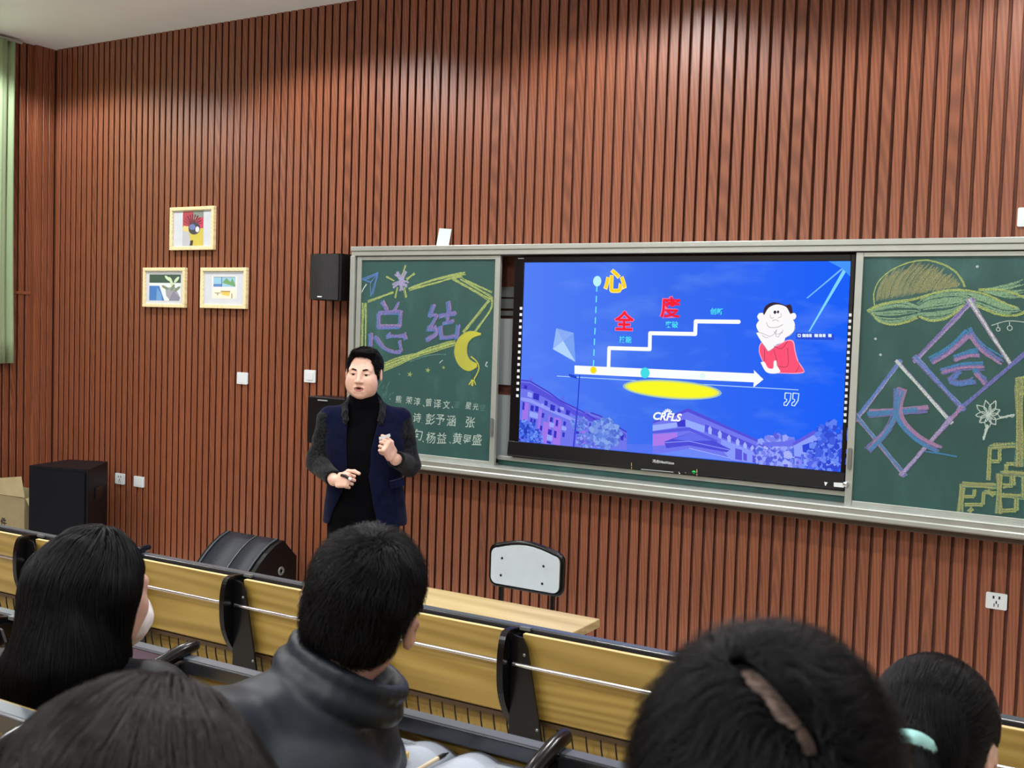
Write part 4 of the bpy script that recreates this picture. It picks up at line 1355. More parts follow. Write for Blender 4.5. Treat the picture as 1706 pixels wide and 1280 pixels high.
# ------------------------------------------------------------------ rows of lecture desks
TH = math.radians(1.05)
desk_first = {}
def cached(key, fn):
    if key not in desk_first:
        desk_first[key] = fn()
    return desk_first[key]
def put(me, name, parent, loc=(0, 0, 0), bevel=0.0, rot=(0, 0, 0)):
    o = bpy.data.objects.new(name, me)
    link(o, parent)
    o.location = loc
    o.rotation_euler = rot
    if bevel:
        md = o.modifiers.new('edge', 'BEVEL')
        md.width, md.segments, md.limit_method = bevel, 2, 'ANGLE'
    return o
ARM = [(-0.03, -0.004), (-0.085, 0.004), (-0.128, -0.004), (-0.146, -0.05), (-0.15, -0.11), (-0.143, -0.19), (-0.115, -0.26), (-0.068, -0.325), (-0.03, -0.37), (-0.002, -0.4), (0.012, -0.385), (-0.025, -0.33), (-0.06, -0.265), (-0.085, -0.19), (-0.092, -0.11), (-0.085, -0.06)]
PLATE = [(0.0, -0.012), (0.042, -0.018), (0.06, -0.05), (0.128, -0.36), (0.128, -0.41), (0.0, -0.41)]
ARM = [tuple(q) for q in smooth_path(ARM[:10], 4)] + [tuple(q) for q in smooth_path(ARM[10:], 4)]
def desk_row(origin, xs, opened, floor_z, label, knobs=(), pitch=None):
    """origin: point on the far top edge of the rail; xs: bracket places along the row; opened[i]: writing board i is folded out"""
    r = empty('lecture_desk', origin, TH, label=label, cat='desk')
    H = origin[2] - floor_z
    x0, x1 = xs[0], xs[-1]
    MB().box(x0 - 0.02, x1 + 0.02, -0.034, 0.004, -0.036, 0.0).build('top_rail', M['rail'], r, bevel=0.005, seg=3)
    MB().box(x0 - 0.02, x1 + 0.02, -0.030, 0.001, -0.001, 0.0012).build('rail_top_sheen', M['rail_top_sheen'], r)  # lighter grey strip paints in the light caught by the rail's top face
    for i in range(len(xs) - 1):
        a, b = xs[i], xs[i + 1]
        w = b - a
        wk = round(w, 4)
        if opened[i]:
            me = cached(('o', wk), lambda: MB().prism(rrect(0.024, w - 0.024, -0.33, -0.01, 0.02), -0.018, 0.0, 'z').mesh('writing_board', M['desk_wood']))
            put(me, 'writing_board', r, (a, 0, -0.066), 0.003)
        else:
            me = cached(('f', wk), lambda: MB().prism([(-0.012, 0.0), (0.006, 0.0), (0.018, -0.1), (0.022, -0.285), (0.004, -0.285), (0.0, -0.1)], 0.03, w - 0.02, 'x').mesh('writing_board', M['desk_wood']))
            put(me, 'writing_board', r, (a, -0.062, -0.012), 0.002)
            e = cached(('e', wk), lambda: MB().box(0.031, w - 0.021, -0.0115, 0.0055, 0.0, 0.0012).mesh('board_edge_lit', M['desk_edge']))  # paler wood strip: the top edge's light from above, put into the colour
            put(e, 'board_edge_lit', r, (a, -0.062, -0.012))
            rod = cached(('r', wk), lambda: MB().tube([(0.008, 0, 0), (w - 0.008, 0, 0)], 0.0075, 12).mesh('rod', M['chrome']))
            put(rod, 'rod', r, (a, -0.098, -0.112))
        def basket():
            m = MB()
            m.box(0.012, w - 0.012, -0.05, -0.038, -0.321, -0.307, 0)
            for x in np.arange(0.05, w - 0.02, 0.0535):
                m.tube([(x, -0.046, -0.315), (x + 0.004, -0.046, -0.35), (x + 0.010, -0.036, -0.41), (x + 0.014, -0.012, -0.435)], 0.0032, 6, 1)
            return m.mesh('wire_basket', [M['brown_rail'], M['wire']])
        put(cached(('b', wk), basket), 'wire_basket', r, (a, 0, 0))
        me = cached(('p', wk, round(H, 3)), lambda: MB().box(0.002, w - 0.002, -0.008, 0.0, -H + 0.08, -0.03).box(0.002, w - 0.002, 0.0045, 0.018, -H + 0.08, 0.0015 if H > 0.781 else -0.006).mesh('front_board', M['desk_wood']))
        put(me, 'front_board', r, (a, 0, 0), 0.002)
    for i, a in enumerate(xs):
        plate_me = cached('plate', lambda: MB().prism(PLATE, -0.098, -0.09, 'y').prism([(-0.1, -0.016), (0.0, -0.016), (0.0, -0.41), (-0.035, -0.41), (-0.06, -0.2)], -0.004, 0.012, 'x').mesh('bracket', M['black_metal']))
        br = put(plate_me, 'bracket', r, (a, 0, 0), 0.004)
        up_ = i in knobs
        if up_:
            arm_me = cached('arm_up', lambda: MB().tube([(0, 0.034, 0.018), (0, 0.03, 0.018), (0, 0.02, 0.017), (0, -0.03, 0.012), (0, -0.1, -0.004), (0, -0.16, -0.026), (0, -0.172, -0.031), (0, -0.178, -0.034)], [0.003, 0.011, 0.016, 0.018, 0.018, 0.017, 0.011, 0.003], 12).mesh('arm', M['black_gloss']))
            put(arm_me, 'arm', br, (0, 0, 0))
        else:
            arm_me = cached('arm', lambda: MB().prism(ARM, -0.026, -0.002, 'x').mesh('arm', M['black_gloss']))
            put(arm_me, 'arm', br, (0, 0, 0), 0.005)
            cl = cached('clip', lambda: MB().box(0.0, 0.04, -0.046, -0.03, -0.008, 0.002).mesh('clip', M['alu_dark']))
            put(cl, 'clip', br)
            bo = cached('bolt', lambda: MB().lathe([(0, -0.101), (0.005, -0.1), (0.006, -0.098)], (0.05, 0, -0.075), 10, 'y').lathe([(0, -0.101), (0.005, -0.1), (0.006, -0.098)], (0.108, 0, -0.32), 10, 'y').mesh('bolt', M['alu_dark']))
            put(bo, 'bolt', br)
        if i % 2 == 0 or i == len(xs) - 1:
            lg = cached(('leg', round(H, 3)), lambda: MB().box(-0.018, 0.018, -0.03, 0.016, -H + 0.006, -0.03).box(-0.03, 0.03, -0.2, 0.12, -H, -H + 0.008).mesh('leg', M['black_metal']))
            put(lg, 'leg', r, (a, 0, 0), 0.003)
    return r

dA = desk_row((1.0, -2.318, 0.89), [-4.08, -3.44, -2.8, -2.155, -1.498, -0.873, -0.225, 0.4, 1.035, 1.675, 2.315, 2.955], [0] * 11, 0.11, 'front row of pale wooden lecture desks with all writing boards folded down', knobs=(4,))
dB = desk_row((1.5, -3.618, 1.07), [-3.53, -2.89, -2.25, -1.61, -0.97, -0.325, 0.2, 0.722, 1.36, 2.0, 2.64], [0, 0, 0, 0, 1, 1, 1, 1, 1, 0], 0.29, 'second row of lecture desks with unfolded boards under the notebook and pink sheet', knobs=(5, 7, 8, 9))
dC = desk_row((1.6, -4.385, 1.25), [-3.2, -2.55, -1.91, -1.27, -0.63, 0.12, 0.76, 1.4, 2.04, 2.6], [0, 0, 0, 0, 1, 1, 1, 1, 1], 0.47, 'third row of lecture desks with grey rail below the long-haired girl', knobs=(4, 5, 6, 7, 8))

# ------------------------------------------------------------------ things on the desks
def notebook():
    r = empty('notebook', (1.99, -3.76, 1.006), 0.0, label='open lined notebook with curved white pages on the unfolded desk board', cat='notebook')
    def page(sgn, w, d, hump):
        m = MB()
        nx, ny = 16, 6
        vs, fs = [], []
        for j in range(ny):
            for i in range(nx):
                t = i / (nx - 1)
                z = 0.006 + hump * (math.sin(PI * min(1, t * 1.9)) if t < 0.53 else 0) + 0.008 * t * t + 0.006 * math.sin(PI * t)
                vs.append((sgn * t * w + 0.02 * (j / (ny - 1) - 0.5), (j / (ny - 1) - 0.5) * d + 0.012 * t * sgn, z))
        for j in range(ny - 1):
            for i in range(nx - 1):
                fs.append((j * nx + i, j * nx + i + 1, (j + 1) * nx + i + 1, (j + 1) * nx + i))
        m.add(vs, fs, 0, True)
        o = m.build('page', lined, r)
        md = o.modifiers.new('t', 'SOLIDIFY')
        md.thickness = 0.004
    t = NT('lined_paper')
    mp = t.coords((1, 1, 1))
    sx = t.n('ShaderNodeSeparateXYZ')
    t.l(mp, 0, sx, 0)
    ml = t.n('ShaderNodeMath', operation='MULTIPLY'); ml.inputs[1].default_value = 110.0
    t.l(sx, 'Y', ml, 0)
    fr_ = t.n('ShaderNodeMath', operation='FRACT')
    t.l(ml, 0, fr_, 0)
    rp = t.ramp(fr_, 0, [(0.0, lin(138, 148, 166)), (0.1, lin(166, 174, 186))])
    t.l(rp, 0, t.b, 'Base Color')
    t.b.inputs['Roughness'].default_value = 0.8
    lined = t.m
    page(-1, 0.2, 0.24, 0.012)
    page(1, 0.19, 0.24, 0.014)
    MB().box(-0.2, 0.2, -0.12, 0.12, 0.0, 0.004).build('cover', plain('notebook_cover', (190, 200, 214), 0.6), r)
    w = Flat(0)
    m = MB()
    for x, y, n in ((-0.12, 0.088, 5), (0.12, 0.085, 4)):
        for k in range(n):
            m.box(x + k * 0.011, x + k * 0.011 + 0.007, y, y + 0.005, 0.0195 if x > 0 else 0.0185, 0.0205)
    m.build('printed_line', M['grey_plastic'], r, kind='stuff')
notebook()
r = empty('pen', (2.006, -3.73, 1.036), 0, label='cream ballpoint pen with black tip lying across the notebook', cat='pen')
MB().tube([(0.0, -0.09, 0), (0.0, 0.005, 0.0)], 0.0045, 10).build('barrel', plain('cream_plastic', (222, 204, 172), 0.4), r)
MB().tube([(0.0, 0.005, 0), (0.001, 0.025, 0), (0.001, 0.032, 0.0), (0.001, 0.042, 0.0)], [0.005, 0.005, 0.003, 0.0012], 10).build('grip', M['black_plastic'], r)
r = empty('eraser', (1.935, -3.79, 1.03), 0.2, label='small yellow eraser block resting on the notebook page', cat='eraser')
MB().box(-0.025, 0.025, -0.04, 0.04, 0, 0.016).build('block', plain('yellow_rubber', (226, 196, 110), 0.6), r, bevel=0.004)
r = empty('paper_sheet', (0.93, -3.75, 1.006), 0.3, label='pale pink sheet of paper on the orange desk board beside the long hair', cat='paper')
MB().prism([(-0.09, -0.12), (0.09, -0.12), (0.09, 0.12), (-0.09, 0.12)], 0.0, 0.003, 'z').build('sheet', plain('pink_paper', (238, 186, 210), 0.8), r)
r = empty('pen', (1.648, -4.44, 1.193), 0.9, label='red pen on the desk board below the grey rail of the third row', cat='pen')
MB().tube([(-0.07, 0, 0.006), (0.05, 0, 0.006)], 0.0055, 10).build('barrel', plain('red_plastic', (196, 60, 66), 0.35), r)
MB().tube([(0.05, 0, 0.006), (0.062, 0, 0.006), (0.072, 0, 0.006)], [0.0055, 0.0035, 0.001], 10).build('nib', M['chrome'], r)

# ------------------------------------------------------------------ people: smooth bodies from blended distance fields
def V3(*a):
    return np.array(a, float)
def unit(v):
    v = np.array(v, float)
    return v / (np.linalg.norm(v) + 1e-12)
def axis_of(segs):
    """graded axis from (lo, hi, step) runs"""
    out = []
    for lo, hi, h in segs:
        n = max(1, int(round((hi - lo) / h)))
        out += list(np.linspace(lo, hi, n, endpoint=False))
    out.append(segs[-1][1])
    return np.array(out, np.float32)

class SDF:
    def __init__(self, ax, ay, az):
        self.ax = [axis_of(a) if isinstance(a, list) else a for a in (ax, ay, az)]
        self.d = np.full([len(a) for a in self.ax], 0.3, np.float32)
        self.marks = []
    def win(self, lo, hi, m):
        sl = []
        for k in range(3):
            i = int(np.searchsorted(self.ax[k], lo[k] - m))
            j = int(np.searchsorted(self.ax[k], hi[k] + m))
            if j <= i: return None
            sl.append(slice(i, j))
        X = self.ax[0][sl[0]][:, None, None]
        Y = self.ax[1][sl[1]][None, :, None]
        Z = self.ax[2][sl[2]][None, None, :]
        return tuple(sl), X, Y, Z
    def put(self, sl, d, k, mode):
        a = self.d[sl]
        d = d.astype(np.float32)
        if mode == 'sub':
            a, d = -a, d
        if k > 0:
            h = np.clip(0.5 + 0.5 * (a - d) / k, 0, 1)
            o = a * (1 - h) + d * h - k * h * (1 - h)
        else:
            o = np.minimum(a, d)
        self.d[sl] = -o if mode == 'sub' else o
    def cone(self, a, b, ra, rb=None, k=0.02, mode='add', flat=None):
        """round cone from a to b; flat = (axis vector, factor) squeezes the section along that axis"""
        a, b = np.array(a, float), np.array(b, float)
        rb = ra if rb is None else rb
        R = max(ra, rb) * (1.0 if flat is None else max(1.0, flat[1]))
        w = self.win(np.minimum(a, b) - R, np.maximum(a, b) + R, k + 0.02)
        if w is None: return self
        sl, X, Y, Z = w
        ab = b - a
        L2 = ab @ ab + 1e-12
        t = np.clip(((X - a[0]) * ab[0] + (Y - a[1]) * ab[1] + (Z - a[2]) * ab[2]) / L2, 0, 1)
        px, py, pz = X - a[0] - t * ab[0], Y - a[1] - t * ab[1], Z - a[2] - t * ab[2]
        if flat is not None:
            n, fac = unit(flat[0]), flat[1]
            q = px * n[0] + py * n[1] + pz * n[2]
            g = 1 / fac - 1
            px, py, pz = px + q * g * n[0], py + q * g * n[1], pz + q * g * n[2]
        d = np.sqrt(px * px + py * py + pz * pz) - (ra + t * (rb - ra))
        self.put(sl, d, k, mode)
        return self
    def ell(self, c, r, R=None, k=0.02, mode='add'):
        c, r = np.array(c, float), np.array(r, float)
        R = np.eye(3) if R is None else np.array(R)
        ext = np.sqrt(((R * r[None, :]) ** 2).sum(1))
        w = self.win(c - ext, c + ext, k + 0.02)
        if w is None: return self
        sl, X, Y, Z = w
        X, Y, Z = X - c[0], Y - c[1], Z - c[2]
        u = [(X * R[0, i] + Y * R[1, i] + Z * R[2, i]) for i in range(3)]
        k0 = np.sqrt(sum((u[i] / r[i]) ** 2 for i in range(3)))
        k1 = np.sqrt(sum((u[i] / r[i] ** 2) ** 2 for i in range(3))) + 1e-9
        self.put(sl, k0 * (k0 - 1) / k1, k, mode)
        return self
    def box(self, c, h, R=None, rad=0.01, k=0.01, mode='add'):
        c, h = np.array(c, float), np.array(h, float)
        R = np.eye(3) if R is None else np.array(R)
        ext = (np.abs(R) * h[None, :]).sum(1) + rad
        w = self.win(c - ext, c + ext, k + 0.02)
        if w is None: return self
        sl, X, Y, Z = w
        X, Y, Z = X - c[0], Y - c[1], Z - c[2]
        q = [np.abs(X * R[0, i] + Y * R[1, i] + Z * R[2, i]) - h[i] for i in range(3)]
        d = np.sqrt(sum(np.maximum(a, 0) ** 2 for a in q)) + np.minimum(np.maximum(np.maximum(q[0], q[1]), q[2]), 0) - rad
        self.put(sl, d, k, mode)
        return self
    def prism(self, poly, y0, y1, k=0.01, mode='sub'):
        """polygon in x-z pushed through y0..y1"""
        P = np.array(poly, float)
        w = self.win((P[:, 0].min(), y0, P[:, 1].min()), (P[:, 0].max(), y1, P[:, 1].max()), k + 0.02)
        if w is None: return self
        sl, X, Y, Z = w
        x, z = X[:, 0, :], Z[0, :, :] if Z.shape[0] == 1 else Z[:, 0, :]
        x = X[:, 0, 0][:, None]
        z = Z[0, 0, :][None, :]
        d = np.full((x.shape[0], z.shape[1]), 1e9)
        inside = np.zeros(d.shape, bool)
        n = len(P)
        for i in range(n):
            a, b = P[i], P[(i + 1) % n]
            e = b - a
            t = np.clip(((x - a[0]) * e[0] + (z - a[1]) * e[1]) / (e @ e + 1e-12), 0, 1)
            d = np.minimum(d, (x - a[0] - t * e[0]) ** 2 + (z - a[1] - t * e[1]) ** 2)
            cond = (a[1] > z) != (b[1] > z)
            if abs(e[1]) > 1e-12:
                inside ^= cond & (x < a[0] + (z - a[1]) / e[1] * e[0])
        d = np.sqrt(d) * np.where(inside, -1, 1)
        dy = np.maximum(y0 - Y[0, :, 0], Y[0, :, 0] - y1)
        D = np.maximum(d[:, None, :], dy[None, :, None])
        self.put(sl, D, k, mode)
        return self
    def wrinkle(self, lo, hi, amp, freq, seed=0, stretch=(1, 1, 1)):
        w = self.win(lo, hi, 0)
        if w is None: return self
        sl, X, Y, Z = w
        r = np.random.default_rng(seed)
        n = 0
        for i in range(5):
            v = r.normal(size=3) * np.array(stretch)
            v = v / np.linalg.norm(v) * freq * (0.7 + 0.35 * i)
            n = n + np.sin(X * v[0] + Y * v[1] + Z * v[2] + r.uniform(0, 6.28) + 0.8 * np.sin(X * v[1] * 0.5 + Z * v[0] * 0.5)) / (1 + 0.5 * i)
        self.d[sl] += (amp * n / 2).astype(np.float32)
        return self
    def mesh(self, name, mats, smooth=True):
        d = self.d
        s = d < 0
        nx, ny, nz = d.shape
        c = np.zeros((nx - 1, ny - 1, nz - 1), np.int8)
        for i in (0, 1):
            for j in (0, 1):
                for k in (0, 1):
                    c += s[i:nx - 1 + i, j:ny - 1 + j, k:nz - 1 + k]
        act = (c > 0) & (c < 8)
        I, J, K = np.nonzero(act)
        idx = np.full(act.shape, -1, np.int64)
        idx[I, J, K] = np.arange(len(I))
        acc = np.zeros((len(I), 3))
        cnt = np.zeros(len(I))
        co = lambda i, j, k: np.stack([self.ax[0][i], self.ax[1][j], self.ax[2][k]], 1)
        cor = [(i, j, k) for i in (0, 1) for j in (0, 1) for k in (0, 1)]
        for a in cor:
            for b in cor:
                if sum(b) - sum(a) == 1 and all(y >= x for x, y in zip(a, b)):
                    va, vb = d[I + a[0], J + a[1], K + a[2]], d[I + b[0], J + b[1], K + b[2]]
                    m = (va < 0) != (vb < 0)
                    t = (va / (va - vb + 1e-12))[m][:, None]
                    pa, pb = co(I + a[0], J + a[1], K + a[2])[m], co(I + b[0], J + b[1], K + b[2])[m]
                    acc[m] += pa + (pb - pa) * t
                    cnt[m] += 1
        P = acc / cnt[:, None]
        F = []
        for ax in range(3):
            e = [slice(0, n) for n in (nx, ny, nz)]
            e0, e1 = list(e), list(e)
            e0[ax] = slice(0, d.shape[ax] - 1)
            e1[ax] = slice(1, d.shape[ax])
            s0, s1_ = s[tuple(e0)], s[tuple(e1)]
            A, B, C_ = np.nonzero(s0 != s1_)
            o1, o2 = [(1, 2), (2, 0), (0, 1)][ax]
            p = np.stack([A, B, C_], 1)
            ok = (p[:, o1] > 0) & (p[:, o2] > 0) & (p[:, o1] < d.shape[o1] - 1) & (p[:, o2] < d.shape[o2] - 1)
            p = p[ok]
            flip = ~s0[p[:, 0], p[:, 1], p[:, 2]]
            q = []
            for da, db in ((1, 1), (0, 1), (0, 0), (1, 0)):
                r_ = p.copy()
                r_[:, o1] -= da
                r_[:, o2] -= db
                q.append(idx[r_[:, 0], r_[:, 1], r_[:, 2]])
            q = np.stack(q, 1)
            q[flip] = q[flip][:, ::-1]
            F.append(q)
        F = np.concatenate(F)
        me = bpy.data.meshes.new(name)
        me.vertices.add(len(P))
        me.vertices.foreach_set('co', P.astype(np.float32).ravel())
        me.loops.add(len(F) * 4)
        me.loops.foreach_set('vertex_index', F.astype(np.int32).ravel())
        me.polygons.add(len(F))
        me.polygons.foreach_set('loop_start', np.arange(0, len(F) * 4, 4, dtype=np.int32))
        me.polygons.foreach_set('loop_total', np.full(len(F), 4, np.int32))
        mats = mats if isinstance(mats, (list, tuple)) else [mats]
        for m in mats:
            me.materials.append(m)
        if len(mats) > 1:
            cen = P[F].mean(1)
            mi = np.zeros(len(F), np.int32)
            for q, fn in self.marks:
                mi[fn(cen)] = q
            me.polygons.foreach_set('material_index', mi)
        me.update(calc_edges=True)
        me.validate()
        if smooth:
            me.polygons.foreach_set('use_smooth', np.ones(len(me.polygons), bool))
        self.P, self.F = P, F
        return me
    def build(self, name, mats, parent, smooth_it=0):
        o = bpy.data.objects.new(name, self.mesh(name, mats))
        link(o, parent)
        if smooth_it:
            md = o.modifiers.new('soft', 'SMOOTH')
            md.iterations = smooth_it
            md.factor = 0.5
        return o
    def sample(self, p):
        f = []
        for k in range(3):
            a = self.ax[k]
            i = np.clip(np.searchsorted(a, p[:, k]) - 1, 0, len(a) - 2)
            t = np.clip((p[:, k] - a[i]) / (a[i + 1] - a[i]), 0, 1)
            f.append((i, t))
        (i, u), (j, v), (k, w) = f
        d = self.d
        r = 0
        for a in (0, 1):
            for b in (0, 1):
                for c in (0, 1):
                    r = r + d[i + a, j + b, k + c] * (u if a else 1 - u) * (v if b else 1 - v) * (w if c else 1 - w)
        return r
    def grad(self, p, e=0.006):
        g = np.stack([self.sample(p + np.eye(3)[k] * e) - self.sample(p - np.eye(3)[k] * e) for k in range(3)], 1)
        return g / (np.linalg.norm(g, axis=1)[:, None] + 1e-9)

def groom(name, parent, S, mat, N, n, step, flow, off, radius, keep=None, jit=0.15, seed=1, lift=None):
    """strands that start on the surface of S and run along flow(p, t), kept at the offset off(t) from it"""
    r = np.random.default_rng(seed)
    P, F = S.P, S.F
    A = np.linalg.norm(np.cross(P[F[:, 2]] - P[F[:, 0]], P[F[:, 3]] - P[F[:, 1]]), axis=1)
    if keep is not None:
        A = A * keep(P[F].mean(1))
    f = r.choice(len(F), N, p=A / A.sum())
    w = r.dirichlet((1, 1, 1, 1), N)
    p = (P[F[f]] * w[:, :, None]).sum(1)
    own = r.normal(size=(N, 3)) * jit
    lay = r.uniform(0.15, 1, N)
    stp = step * r.uniform(0.6, 1.15, N)
    out = [p]
    for i in range(1, n):
        t = i / (n - 1)
        g = S.grad(p)
        v = flow(p, t) + own
        v = v - g * (v * g).sum(1)[:, None]
        v /= np.linalg.norm(v, axis=1)[:, None] + 1e-9
        p = p + v * stp[:, None]
        g = S.grad(p)
        d = S.sample(p)
        p = p - g * (np.where(np.abs(d) > 0.04, 0, d - off(t) * lay) * (1.0 if lift is None else lift(t)))[:, None]
        out.append(p)
    Q = np.stack(out, 1).reshape(-1, 3)
    hc = bpy.data.hair_curves.new(name)
    hc.add_curves([n] * N)
    hc.points.foreach_set('position', Q.astype(np.float32).ravel())
    rad = np.tile(radius * np.linspace(1, 0.35, n), N).astype(np.float32)
    hc.points.foreach_set('radius', rad)
    hc.materials.append(mat)
    o = bpy.data.objects.new(name, hc)
    link(o, parent)
    return o

def frame_from(fwd, up):
    f = unit(fwd)
    u = unit(np.array(up, float) - f * (np.array(up, float) @ f))
    return np.stack([np.cross(f, u), f, u], 1)      # columns: side, forward, up

def add_head(S, c, R, s=1.0, mouth_open=0.0, ears=True, ear_out=0.0):
    """c between the eyes' height in the middle of the skull; R columns side, forward, up"""
    T = lambda x, y, z: c + R @ (np.array([x, y, z]) * s)
    e = lambda p, r, k=0.012, mode='add', RR=None: S.ell(T(*p), np.array(r) * s, R if RR is None else RR, k * s, mode)
    e((0, -0.014, 0.034), (0.077, 0.094, 0.086))
    e((0, 0.03, -0.025), (0.064, 0.066, 0.085), 0.03)
    e((0, 0.036, -0.078), (0.05, 0.048, 0.04), 0.03)
    for q in (-1, 1):
        e((q * 0.04, 0.056, -0.03), (0.03, 0.032, 0.034), 0.025)
        e((q * 0.05, 0.02, -0.07), (0.02, 0.035, 0.03), 0.03)
    S.cone(T(-0.045, 0.074, 0.02), T(0.045, 0.074, 0.02), 0.012 * s, k=0.02 * s)
    e((0, 0.07, -0.104), (0.022, 0.018, 0.016), 0.02)
    for q in (-1, 1):
        e((q * 0.032, 0.098, 0.0), (0.018, 0.014, 0.011), 0.014, 'sub')
        e((q * 0.032, 0.081, 0.0035), (0.0165, 0.012, 0.0085), 0.006)
        e((q * 0.032, 0.0915, -0.0035), (0.0125, 0.006, 0.0034), 0.003, 'sub')
    S.cone(T(0, 0.092, 0.008), T(0, 0.11, -0.034), 0.008 * s, 0.0115 * s, 0.014 * s)
    for q in (-1, 1):
        e((q * 0.0125, 0.101, -0.038), (0.008, 0.0105, 0.0075), 0.006)
        e((q * 0.007, 0.109, -0.046), (0.0035, 0.005, 0.003), 0.003, 'sub')
    S.cone(T(-0.019, 0.089, -0.066), T(0.019, 0.089, -0.066), 0.006 * s, k=0.01 * s)
    S.cone(T(-0.016, 0.088, -0.078 - 0.006 * mouth_open), T(0.016, 0.088, -0.078 - 0.006 * mouth_open), 0.0068 * s, k=0.01 * s)
    if mouth_open > 0:
        e((0, 0.094, -0.0715), (0.015, 0.016, 0.0045 * (0.4 + mouth_open)), 0.004, 'sub')
    else:
        e((0, 0.099, -0.0715), (0.022, 0.006, 0.0012), 0.004, 'sub')
    if ears:
        for q in (-1, 1):
            Re = R @ np.array(Matrix.Rotation(q * -0.35, 3, 'Z')) @ np.array(Matrix.Rotation(0.15, 3, 'X'))
            e((q * (0.084 + ear_out), -0.008, -0.006), (0.0085, 0.02, 0.031), 0.006, RR=Re)
            e((q * (0.0925 + ear_out), -0.002, -0.004), (0.006, 0.011, 0.018), 0.005, 'sub', RR=Re)
    return T

def head_marks(S, T, R, c, s):
    """lips (material 1) and inside of the mouth (material 2)"""
    def lips(P):
        q = (P - c) @ R / s
        return (np.abs(q[:, 0]) / 0.024) ** 2 + ((q[:, 2] + 0.073) / 0.0125) ** 2 < 1 if False else (((np.abs(q[:, 0]) / 0.024) ** 2 + ((q[:, 2] + 0.073) / 0.0125) ** 2 < 1) & (q[:, 1] > 0.078))
    def inside(P):
        q = (P - c) @ R / s
        return ((np.abs(q[:, 0]) / 0.016) ** 2 + ((q[:, 2] + 0.0715) / 0.0062) ** 2 < 1) & (q[:, 1] < 0.0905) & (q[:, 1] > 0.06)
    S.marks += [(1, lips), (2, inside)]

def eyes(parent, T, R, s):
    for q in (-1, 1):
        m = MB()
        c = T(q * 0.032, 0.0795, -0.0005)
        vs, fs = [], []
        o = MB().lathe([(0.0118 * math.sin(a), 0.0118 * math.cos(a)) for a in np.linspace(0.001, PI, 10)], n=14)
        for p in o.v:
            vs.append(c + R @ (np.array([p[0], p[2], p[1]]) * s))
        fz = [np.mean([o.v[i][2] for i in f]) for f in o.f]
        m.add(vs, [f for f, z in zip(o.f, fz) if z <= 0.0100], 0, True)
        m.add(vs, [f for f, z in zip(o.f, fz) if z > 0.0100], 1, True)
        m.build('eye', [M['eye_white'], M['eye_dark']], parent)

def add_hand(S, w, F, pn, thumb_side, curl=1.0, s=1.0, spread=0.0, tcurl=0.6):
    """w: wrist; F: towards the knuckles; pn: out of the palm; thumb_side: +-1 along F x pn"""
    F, pn = unit(F), np.array(pn, float)
    pn = unit(pn - F * (pn @ F))
    sd = np.cross(F, pn) * thumb_side
    R = np.stack([sd, F, pn], 1)
    S.cone(w - F * 0.03, w + F * 0.015, 0.026 * s, 0.024 * s, 0.015, flat=(pn, 0.8))
    S.box(w + F * 0.052 * s, (0.03 * s, 0.036 * s, 0.004 * s), R, 0.0105 * s, 0.012)
    S.ell(w + F * 0.035 * s + sd * 0.022 * s + pn * 0.008, (0.018 * s, 0.03 * s, 0.014 * s), R, 0.012)
    for i, (o, L, r) in enumerate(((0.031, 0.078, 0.0088), (0.0105, 0.085, 0.009), (-0.0105, 0.08, 0.0086), (-0.031, 0.064, 0.0078))):
        p = w + F * (0.09 - 0.006 * abs(i - 1)) * s + sd * o * s
        d = unit(F + sd * spread * (1.5 - i))
        ang = 0.0
        for seg, (fr_, bend) in enumerate(((0.46, 1.3), (0.31, 1.45), (0.23, 0.85))):
            ang += bend * curl * (1.0 + 0.04 * i)
            dd = d * math.cos(ang) + pn * math.sin(ang)
            q = p + dd * L * fr_ * s
            S.cone(p, q, r * s * (1 - 0.07 * seg), r * s * (0.95 - 0.09 * seg), 0.0035)
            p = q
    p = w + F * 0.022 * s + sd * 0.03 * s + pn * 0.006
    for L, (a, b, c) in ((0.04, (0.75, 0.6, 0.25)), (0.034, (0.85, 0.12, 0.6 * tcurl + 0.1)), (0.028, (0.8, -0.35 * tcurl, 0.8 * tcurl))):
        q = p + unit(F * a + sd * b + pn * c) * L * s
        S.cone(p, q, 0.0105 * s, 0.0092 * s, 0.006)
        p = q
    return R

def limb(S, pts, rs, k=0.02):
    for a, b, ra, rb in zip(pts[:-1], pts[1:], rs[:-1], rs[1:]):
        S.cone(a, b, ra, rb, k)

